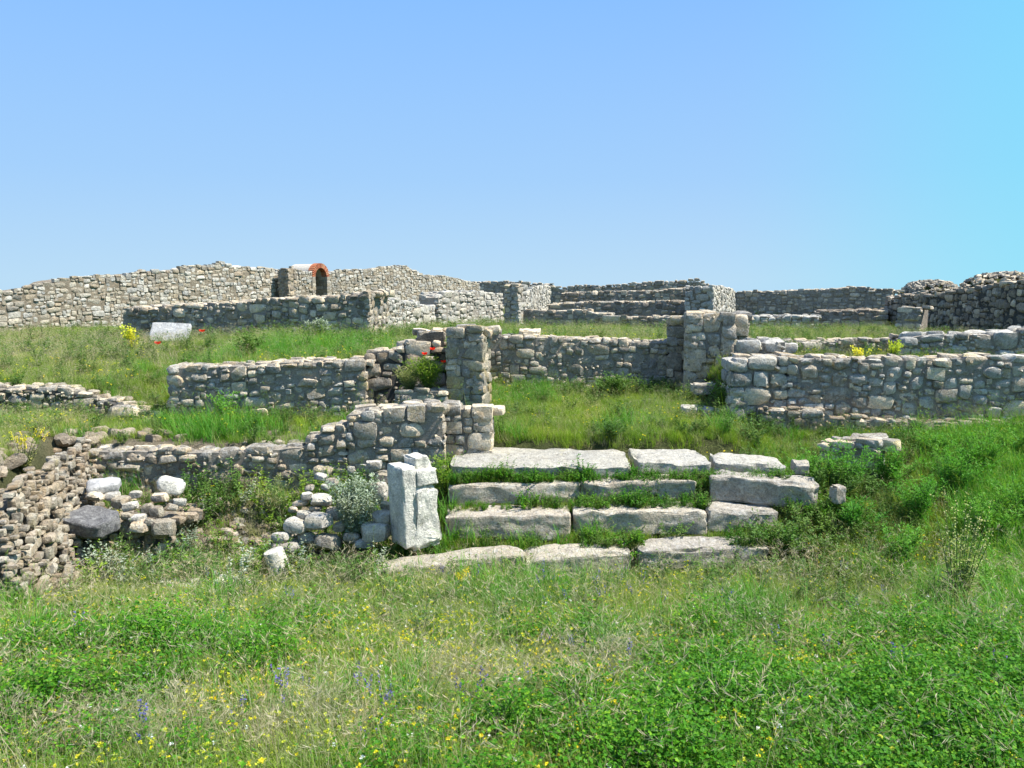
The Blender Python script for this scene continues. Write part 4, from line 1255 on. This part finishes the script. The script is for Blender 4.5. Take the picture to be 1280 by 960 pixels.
A = [field(1150, 2.3, 5.2, 41, clover_zone, s=(.6, 1.1))]
A[0][:, 3] *= .75 + 1.1 * vnoise(A[0][:, 0], A[0][:, 1], .3, 24)
instancer('clover_mat', 'dense mat of bright green clover in the lower right and left foreground', 'clover', np.concatenate(A), cv)
A = [field(60, 2.3, 4.8, 42, lambda x, y: clover_zone(x, y) ** 2, s=(.8, 1.3))]
instancer('yellow_flowering_clover', 'yellow flower heads over the clover mat', 'wildflowers', np.concatenate(A), cvf + cvl)
A = [field(45, 2.3, 5.5, 43, lambda x, y: .25 + .75 * clover_zone(x, y), s=(.8, 1.3))]
instancer('white_clover_flowers', 'small white clover flowers dotted in the foreground', 'wildflowers', np.concatenate(A), cvw)
yl = [(GP(850, 880), .9, .5, 1.2), (GP(100, 830), .7, .35, 1.), (GP(560, 810), .7, .5, .8), (GP(1000, 900), .8, .4, .6), (GP(700, 940), .6, .2, .8), (GP(480, 940), .5, .15, .6)]
def yellow_zone(x, y):
    r = .12 + .3 * S(.5, .75, vnoise(x, y, .6, 61))
    for (c_, a, b, w_) in yl: r = r + w_ * blob(x, y, c_[0], c_[1], a, b)
    return np.clip(r, 0, 1)
A = [field(260, 2.4, 7.2, 44, yellow_zone, s=(.55, 1.05)), field(8, 7.4, 14, 46, None, s=(.7, 1.2))]
instancer('lime_yellow_wildflowers', 'greenish yellow wildflowers scattered in the meadow', 'wildflowers', np.concatenate(A), lim + yel)
A = [field(9, 2.8, 7.0, 45, lambda x, y: S(.55, .75, vnoise(x, y, .9, 71)), s=(.7, 1.2))]
instancer('violet_wildflowers', 'violet flower spikes scattered through the meadow', 'wildflowers', np.concatenate(A), vio)
# weeds: broken ground, treads, wall feet
def weed_zone(x, y):
    r = .8 * blob(x, y, .6, 7.3, 1.6, .12) * 0
    r = r + .9 * blob(x, y, 3.0, 8.2, .7, .5) + .6 * blob(x, y, 5.0, 9.1, 2.0, .2) + .7 * blob(x, y, 2.6, 7.2, .8, .6) + .5 * blob(x, y, -2.6, 6.9, 1.6, .35) + .8 * blob(x, y, 1.4, 11.6, .7, .3)
    r = r + .5 * blob(x, y, -1.1, 7.0, .8, .25) + .6 * blob(x, y, 2.7, 10.6, .25, .7)
    return np.clip(r + .08, 0, 1)
A = [field(70, 6.0, 9.9, 61, lambda x, y: S(xj(y) + .1, xj(y) - .3, x), s=(.6, 1.2), xr=(-7.5, -3.5)), field(26, 6.6, 8.3, 62, lambda x, y: S(-.9, -1.2, x), s=(.9, 1.5), xr=(-4.2, -.9))]
instancer('dry_weeds', 'pale straggling grass on the rubble bank and between the heaps', 'dry grass', np.concatenate(A), gp + gd)
A = [field(34, 6.5, 8.3, 63, lambda x, y: S(-.9, -1.2, x) * (.2 + .8 * S(.35, .7, vnoise(x, y, .4, 64))), s=(.9, 1.7), xr=(-4.1, -.9))]
instancer('rubble_weeds', 'straggling green and silvery weeds among the rubble at the lower left', 'weeds', np.concatenate(A), wd_ + [leafy(270 + i, .26, 8, .03, 24, [M['greybush'], M['stem']]) for i in range(2)] + [leafy(275 + i, .28, 8, .03, 24, [M['grass'], M['stem']]) for i in range(2)])
A = [field(110, 4.5, 12.0, 51, lambda x, y: weed_zone(x, y) * (1 - .6 * bare(x, y)), s=(.6, 1.2)), field(6, 12.2, 18, 54, None, s=(.8, 1.4))]
instancer('leafy_weeds', 'dark leafy weeds round the steps and along the wall feet', 'weeds', np.concatenate(A), wd_)
# taller growth along the feet of the walls
rs_ = np.random.RandomState(77); P_ = []
for (p0_, d_, n_, L_, yy_, bt_) in WALL_FEET:
    if yy_ > 34: continue
    n = int(L_ * (26 if yy_ < 14 else 12))
    s_ = rs_.uniform(-.1, L_ + .1, n); o_ = rs_.uniform(.02, .22, n) ** 1.0 + bt_ * .5
    x = p0_[0] + d_.x * s_ + n_.x * o_; y = p0_[1] + d_.y * s_ + n_.y * o_
    k = (rs_.rand(n) < .15 + .85 * S(.35, .7, vnoise(x, y, .5, 90))) & (y > 6)
    x, y = x[k], y[k]
    P_.append(np.stack([x, y, height(x, y) - .01, rs_.uniform(.6, 1.35, len(x))], 1))
P_ = np.concatenate(P_); q = rs_.rand(len(P_))
instancer('wall_foot_grass', 'tufts of taller grass along the feet of the walls', 'grass', P_[q < .6], gl + gp + gd)
instancer('wall_foot_weeds', 'leafy weeds along the feet of the walls', 'weeds', P_[q >= .6] * np.array([1, 1, 1, .8]), wd_)
# growth on the treads of the steps
def tread(seed, n, u0, u1, yf, v, y0, y1, dens, s=(.5, 1.0), dz=-.03):
    """plants rooted in the earth lying on one tread; v is where its front edge shows"""
    rs = np.random.RandomState(seed)
    z = W(700, v, yf).z + dz
    x0, x1 = W(u0, v, yf).x, W(u1, v, yf).x
    x = rs.uniform(x0, x1, n); y = rs.uniform(y0, y1, n)
    k = rs.rand(n) < dens(x); x, y = x[k], y[k]
    return np.stack([x, y, np.full(len(x), z), rs.uniform(*s, len(x))], 1)
ux = lambda u: W(u, 620, 7.7).x
def cl1(x, sc, off, a=.4, b=.65): return S(a, b, vnoise(x, x * 0, sc, off))
A = [tread(8, 260, 560, 800, 7.8, 606, 7.9, 8.0, lambda x: cl1(x, .12, 8), (.8, 1.3)), tread(1, 1250, 560, 985, 7.8, 606, 7.86, 8.03, lambda x: .55 + .45 * cl1(x, .17, 1), (.45, .95)),
     tread(2, 620, 640, 890, 7.44, 641, 7.58, 7.80, lambda x: S(ux(640), ux(700), x) * (.55 + .45 * cl1(x, .15, 2)), (.5, 1.15)),
     tread(3, 90, 560, 640, 7.44, 641, 7.58, 7.76, lambda x: cl1(x, .15, 3), (.3, .6)),
     tread(4, 200, 560, 970, 7.0, 690, 7.26, 7.42, lambda x: .05 + .6 * cl1(x, .16, 4, .5, .75), (.3, .8)),
     tread(5, 120, 730, 810, 7.0, 690, 7.12, 7.44, lambda x: 1 + 0 * x, (.5, 1.1)),
     tread(6, 120, 915, 1010, 7.0, 690, 7.12, 7.44, lambda x: 1 + 0 * x, (.6, 1.3)),
     tread(7, 200, 985, 1060, 7.7, 640, 7.55, 7.9, lambda x: 1 + 0 * x, (.6, 1.3)),
     field(420, 6.5, 6.95, 53, lambda x, y: S(-1.3, -1.1, x) * S(2.4, 2.2, x) * (.1 + .75 * S(.3, .7, vnoise(x, y, .25, 9))), s=(.35, .8), xr=(-1.4, 2.4))]
for a_ in A[:8]: a_[:, 3] *= .7 + .6 * vnoise(a_[:, 0], a_[:, 1], .12, 33)
A = np.concatenate(A)
rs_ = np.random.RandomState(5); q = rs_.rand(len(A))
instancer('tread_creeper', 'low green creeping plants growing on the treads of the steps', 'creeper', A[q < .36] * np.array([1, 1, 1, .9]), wf)
B = A[(q >= .36) & (q < .60)]; B[:, 3] *= .6
instancer('tread_weeds', 'ragged weeds growing between the steps', 'weeds', B, wd_)
B = A[q >= .60]; B[:, 3] *= .9
instancer('tread_grass', 'grass tufts growing between the steps', 'grass', B, gr + gp)

# ------------------------------------------------------------------ single plants
def plant(name, label, cat, p, fol_mesh_fn, extra=None, group=None):
    root = empty(name, p, label, cat, group)
    for nm, me in fol_mesh_fn:
        o = bpy.data.objects.new(nm, me); COL.objects.link(o); o.parent = root
    return root

def bush_meshes(seed, h, nst, leaf, dens, leafm, spread=.6, wd=.35, stemm='stem'):
    """separate foliage and stem meshes"""
    r = random.Random(seed); fo = MB(); sm = MB()
    for s_ in range(nst):
        az = r.uniform(0, 6.283); o = Vector((math.cos(az), math.sin(az), 0)); hh = h * r.uniform(.55, 1.05); ln = r.uniform(0, spread)
        sw = Vector((r.uniform(-.08, .08), r.uniform(-.08, .08), 0)) * h; b0 = o * r.uniform(0, .05)
        P = lambda t: b0 + o * (ln * hh * t ** 1.3) + Vector((0, 0, hh * t * (1 - .2 * ln * t))) + sw * math.sin(t * 3)
        sm.tube([P(0), P(.35), P(.7), P(1)], [.003, .0024, .0018, .0008], n=3)
        for k in range(dens):
            t = r.uniform(.06, 1) ** .8; a2 = r.uniform(0, 6.283)
            dd = Vector((math.cos(a2), math.sin(a2), r.uniform(.0, 1.3))).normalized()
            up = Vector((r.uniform(-.6, .6), r.uniform(-.6, .6), 1)).normalized()
            leaflet(fo, P(t) + dd * r.uniform(0, leaf * .6), dd, up, leaf * r.uniform(.6, 1.3), leaf * wd)
    return [('foliage', fo.mesh('foliage', [M[leafm]])), ('stems', sm.mesh('stems', [M[stemm]]))]

def on(u, v, y):
    p = W(u, v, y); return Vector((p.x, p.y, h1(p.x, p.y) - .02))
plant('grey_bush', 'silvery grey bush growing from the boulder heap beside the marble pedestal', 'bush', on(446, 665, 7.35) + Vector((0, 0, .12)), bush_meshes(1, .74, 90, .042, 80, 'greybush', .42, .30))
plant('grey_bush', 'small silvery bush in front of the shaded low wall on the grass slope', 'bush', on(401, 430, 14.6), bush_meshes(2, .45, 46, .055, 44, 'greybush', .6, .35))
plant('green_bush', 'dark green bush on the slope behind the left terrace wall', 'bush', on(312, 450, 12.0), bush_meshes(3, .42, 26, .05, 40, 'weed', .8, .4))
plant('green_bush', 'dense green bush at the foot of the platform back wall', 'bush', on(768, 500, 11.4), bush_meshes(4, .42, 44, .045, 50, 'weed', 1.0, .4))
plant('green_bush', 'low dark bush left of the corner blocks of the front right wall', 'bush', on(905, 520, 10.3), bush_meshes(5, .42, 26, .045, 40, 'weed', .7, .4))
plant('green_bush', 'dark round tuft of weeds in the middle of the platform grass', 'bush', on(762, 560, 9.0), bush_meshes(6, .24, 26, .035, 40, 'weed', .8, .35))
plant('green_bush', 'tall green weed rising between the pedestal and the top step', 'weed', on(552, 600, 8.0), bush_meshes(7, .5, 14, .04, 60, 'grass', .25, .3))
plant('green_bush', 'tall weeds clump on the right of the top steps beside the buried wall end', 'bush', on(1040, 610, 8.0), bush_meshes(8, .5, 44, .045, 55, 'weed', .9, .35))
plant('green_bush', 'tall green weed before the small ruined stub', 'weed', on(157, 700, 6.9), bush_meshes(9, .5, 12, .035, 55, 'weed', .3, .3))
plant('green_bush', 'weedy clump left of the column stub in the lower meadow', 'bush', on(325, 700, 6.9), bush_meshes(10, .42, 30, .03, 50, 'grass', .7, .3))
plant('green_bush', 'young green bush at the foot of the left terrace mortared wall', 'bush', on(283, 545, 9.9), bush_meshes(12, .4, 18, .045, 40, 'lush', .5, .35))
plant('green_bush', 'leafy plant spilling over the second step tread in the middle', 'weed', on(790, 690, 7.2), bush_meshes(13, .22, 24, .03, 40, 'clover', 1.2, .5))
plant('green_bush', 'large leafy mass covering the right end of the lower steps', 'bush', on(985, 680, 7.2), bush_meshes(14, .44, 64, .035, 50, 'weed', 1.1, .45))
plant('green_bush', 'tangled yellowish weed at the foot of the low terrace wall', 'weed', on(345, 645, 7.9), bush_meshes(15, .48, 22, .03, 44, 'grass_pale', .6, .3))
plant('green_bush', 'broad dark leafed plant in the lower left meadow', 'weed', on(85, 790, 5.3), bush_meshes(16, .22, 20, .05, 26, 'weed', .8, .25))
plant('green_bush', 'dark blue green leafy plant in the meadow right of centre', 'weed', on(830, 805, 4.9), bush_meshes(17, .2, 20, .045, 26, 'weed', .9, .25))
# right bank masses
for k, (u, v, y, hh, nst, lb) in enumerate([(1150, 640, 7.6, .5, 44, 'tall weeds on the right bank nearest the steps'), (1225, 590, 8.4, .55, 50, 'bright tall weeds high on the right bank under the footing'),
                                           (1290, 640, 7.4, .6, 50, 'tall bright weeds at the right picture edge, middle of the bank'), (1110, 620, 8.3, .45, 34, 'weeds right beside the buried pale wall end'), (1170, 575, 8.9, .4, 36, 'weeds at the foot of the front right wall footing'),
  (1050, 605, 8.15, .62, 50, 'weeds hiding the face of the buried pale wall end'), (1012, 590, 8.3, .42, 40, 'low weeds left of the buried pale wall end'), (1255, 720, 6.0, .4, 30, 'weeds low on the right bank near the tall herb'),
  (1285, 570, 8.8, .6, 50, 'tallest bright weeds against the front right wall at the picture edge'), (1190, 620, 8.0, .55, 46, 'tall weeds on the right bank directly above the tall herb'), (1235, 650, 7.2, .5, 44, 'weeds on the middle of the right bank'), (1130, 680, 7.0, .42, 36, 'weeds low on the right bank beside the tall herb'), (1070, 660, 7.4, .4, 36, 'weeds on the slope right of the block ends of the steps')]):
    plant('bank_weeds', lb, 'weeds', on(u, v, y), bush_meshes(30 + k, hh, nst, .042, 55, 'lush', .8, .28), group='weeds on the right bank')

# tall yellow flowering plant (left slope), mullein-like herb (right)
def spike_plant(name, label, cat, p, h, n, flm, leafm, seed, spread=.3, fl=.02, t0=.35):
    r = random.Random(seed); fo = MB(); sm = MB(); fw = MB()
    for s_ in range(n):
        az = r.uniform(0, 6.283); o = Vector((math.cos(az), math.sin(az), 0)); hh = h * r.uniform(.6, 1.05); ln = r.uniform(0, spread)
        P = lambda t: o * (ln * hh * t ** 1.2) + Vector((0, 0, hh * t)) + o * .015
        sm.tube([P(0), P(.5), P(1)], [.005, .0035, .001], n=4)
        for k in range(22):
            t = r.uniform(.02, .6); a2 = r.uniform(0, 6.283)
            dd = Vector((math.cos(a2), math.sin(a2), r.uniform(.1, .8))).normalized()
            leaflet(fo, P(t), dd, Vector((0, 0, 1)), .09 * (1 - t) * r.uniform(.6, 1.2) * (h / .7), .02)
        for k in range(46):
            t = r.uniform(t0, 1); dd = Vector((r.uniform(-1, 1), r.uniform(-1, 1), r.uniform(-.2, .8))).normalized()
            leaflet(fw, P(t) + dd * fl * .4, dd, Vector((r.uniform(-1, 1), r.uniform(-1, 1), .5)).normalized(), fl * r.uniform(.6, 1.2), fl * .8)
    root = empty(name, p, label, cat)
    for nm, mb, mt in (('leaves', fo, leafm), ('stems', sm, 'stem'), ('flowers', fw, flm)):
        o = bpy.data.objects.new(nm, mb.mesh(nm, [M[mt]])); COL.objects.link(o); o.parent = root
    return root
spike_plant('yellow_flower_plant', 'tall lime yellow flowering plant at the left corner of the shaded low wall', 'flowering plant', on(163, 440, 14.3), .52, 14, 'limeyellow', 'grass', 41, .35, .045, .3)
spike_plant('tall_herb', 'tall branching herb with small pale yellow flowers on the right bank', 'flowering plant', on(1198, 745, 5.6), .95, 16, 'paleyellow', 'grass_pale', 42, .30, .013, .4)
spike_plant('yellow_flower_plant', 'yellow flowering weed before the lowest step, left of centre', 'flowering plant', on(580, 745, 6.5), .26, 9, 'yellow', 'grass', 43, .6, .016, .7)
spike_plant('yellow_flower_plant', 'yellow flowering clump on top of the tan rubble bank', 'flowering plant', on(30, 590, 7.6), .45, 12, 'yellow', 'grass_pale', 44, .6, .011, .8)
spike_plant('yellow_flower_plant', 'pale yellow weed growing on the overgrown second right wall', 'flowering plant', on(1078, 440, 12.2), .3, 10, 'limeyellow', 'grass', 45, .6, .03, .5)
spike_plant('yellow_flower_plant', 'lime green weed on top of the front right wall', 'flowering plant', W(1117, 450, 10.4), .26, 9, 'limeyellow', 'grass', 46, .6, .025, .5)

# poppies
def poppy(p, h, seed, label, group='red poppies by the lichened pier', s=.055):
    r = random.Random(seed)
    root = empty('poppy', p, label, 'poppy', group)
    sm = MB(); o = Vector((r.uniform(-.1, .1), r.uniform(-.1, .1), 0))
    P = lambda t: o * h * t * t * 2 + Vector((0, 0, h * t))
    sm.tube([P(0), P(.5), P(1)], [.0022, .0018, .0014], n=4)
    for k in range(8):
        dd = Vector((r.uniform(-1, 1), r.uniform(-1, 1), .6)).normalized(); leaflet(sm, P(r.uniform(.05, .5)), dd, Vector((0, 0, 1)), .08, .02)
    k_ = bpy.data.objects.new('stem', sm.mesh('stem', [M['stem']])); COL.objects.link(k_); k_.parent = root
    fl = MB()
    for k in range(5):
        a = 6.283 * k / 5; d = Vector((math.cos(a), math.sin(a), .45)).normalized(); u_ = Vector((0, 0, 1)); sd_ = Vector((-math.sin(a), math.cos(a), 0))
        c0 = P(1); e = c0 + d * s * .6; t_ = c0 + d * s + Vector((0, 0, s * .35))
        fl.quad(c0, e - sd_ * s * .55, e + sd_ * s * .55, c0)if 0 else fl.tri(c0, e - sd_ * s * .55, e + sd_ * s * .55)
        fl.quad(e - sd_ * s * .55, t_ - sd_ * s * .4, t_ + sd_ * s * .4, e + sd_ * s * .55)
    k_ = bpy.data.objects.new('petals', fl.mesh('petals', [M['red']])); COL.objects.link(k_); k_.parent = root
for (u, v, y, lb) in [(529, 443, 10.15, 'left of three red poppies before the stepped wall'), (542, 437, 10.2, 'topmost of three red poppies before the stepped wall'), (549, 453, 10.1, 'lowest of three red poppies, nearest the lichened pier')]:
    t = W(u, v, y); g0 = W(u, 488, 10.1).z
    poppy(Vector((t.x, t.y, g0)), t.z - g0, u, lb, s=.04)
for (u, v, y, lb) in [(252, 415, 15.0, 'lone red poppy right of the white leaning slab'), (196, 436, 13.6, 'small red poppy on the grass slope below the white leaning slab')]:
    t = W(u, v, y); g0 = h1(t.x, t.y)
    poppy(Vector((t.x, t.y, g0)), max(.2, t.z - g0), u, lb, 'red poppies on the left grass slope', s=.06)
# grass cushion under the poppies
p = W(535, 486, 10.12)
plant('grass_cushion', 'cushion of pale grass growing in the recess under the poppies', 'grass tuft', p, bush_meshes(50, .42, 110, .06, 24, 'grass', .75, .14))
plant('grass_cushion', 'paler grass at the left of the recess below the poppies', 'grass tuft', W(512, 487, 10.15), bush_meshes(51, .30, 70, .06, 22, 'grass_pale', .8, .14))
print('objects', len(bpy.data.objects))
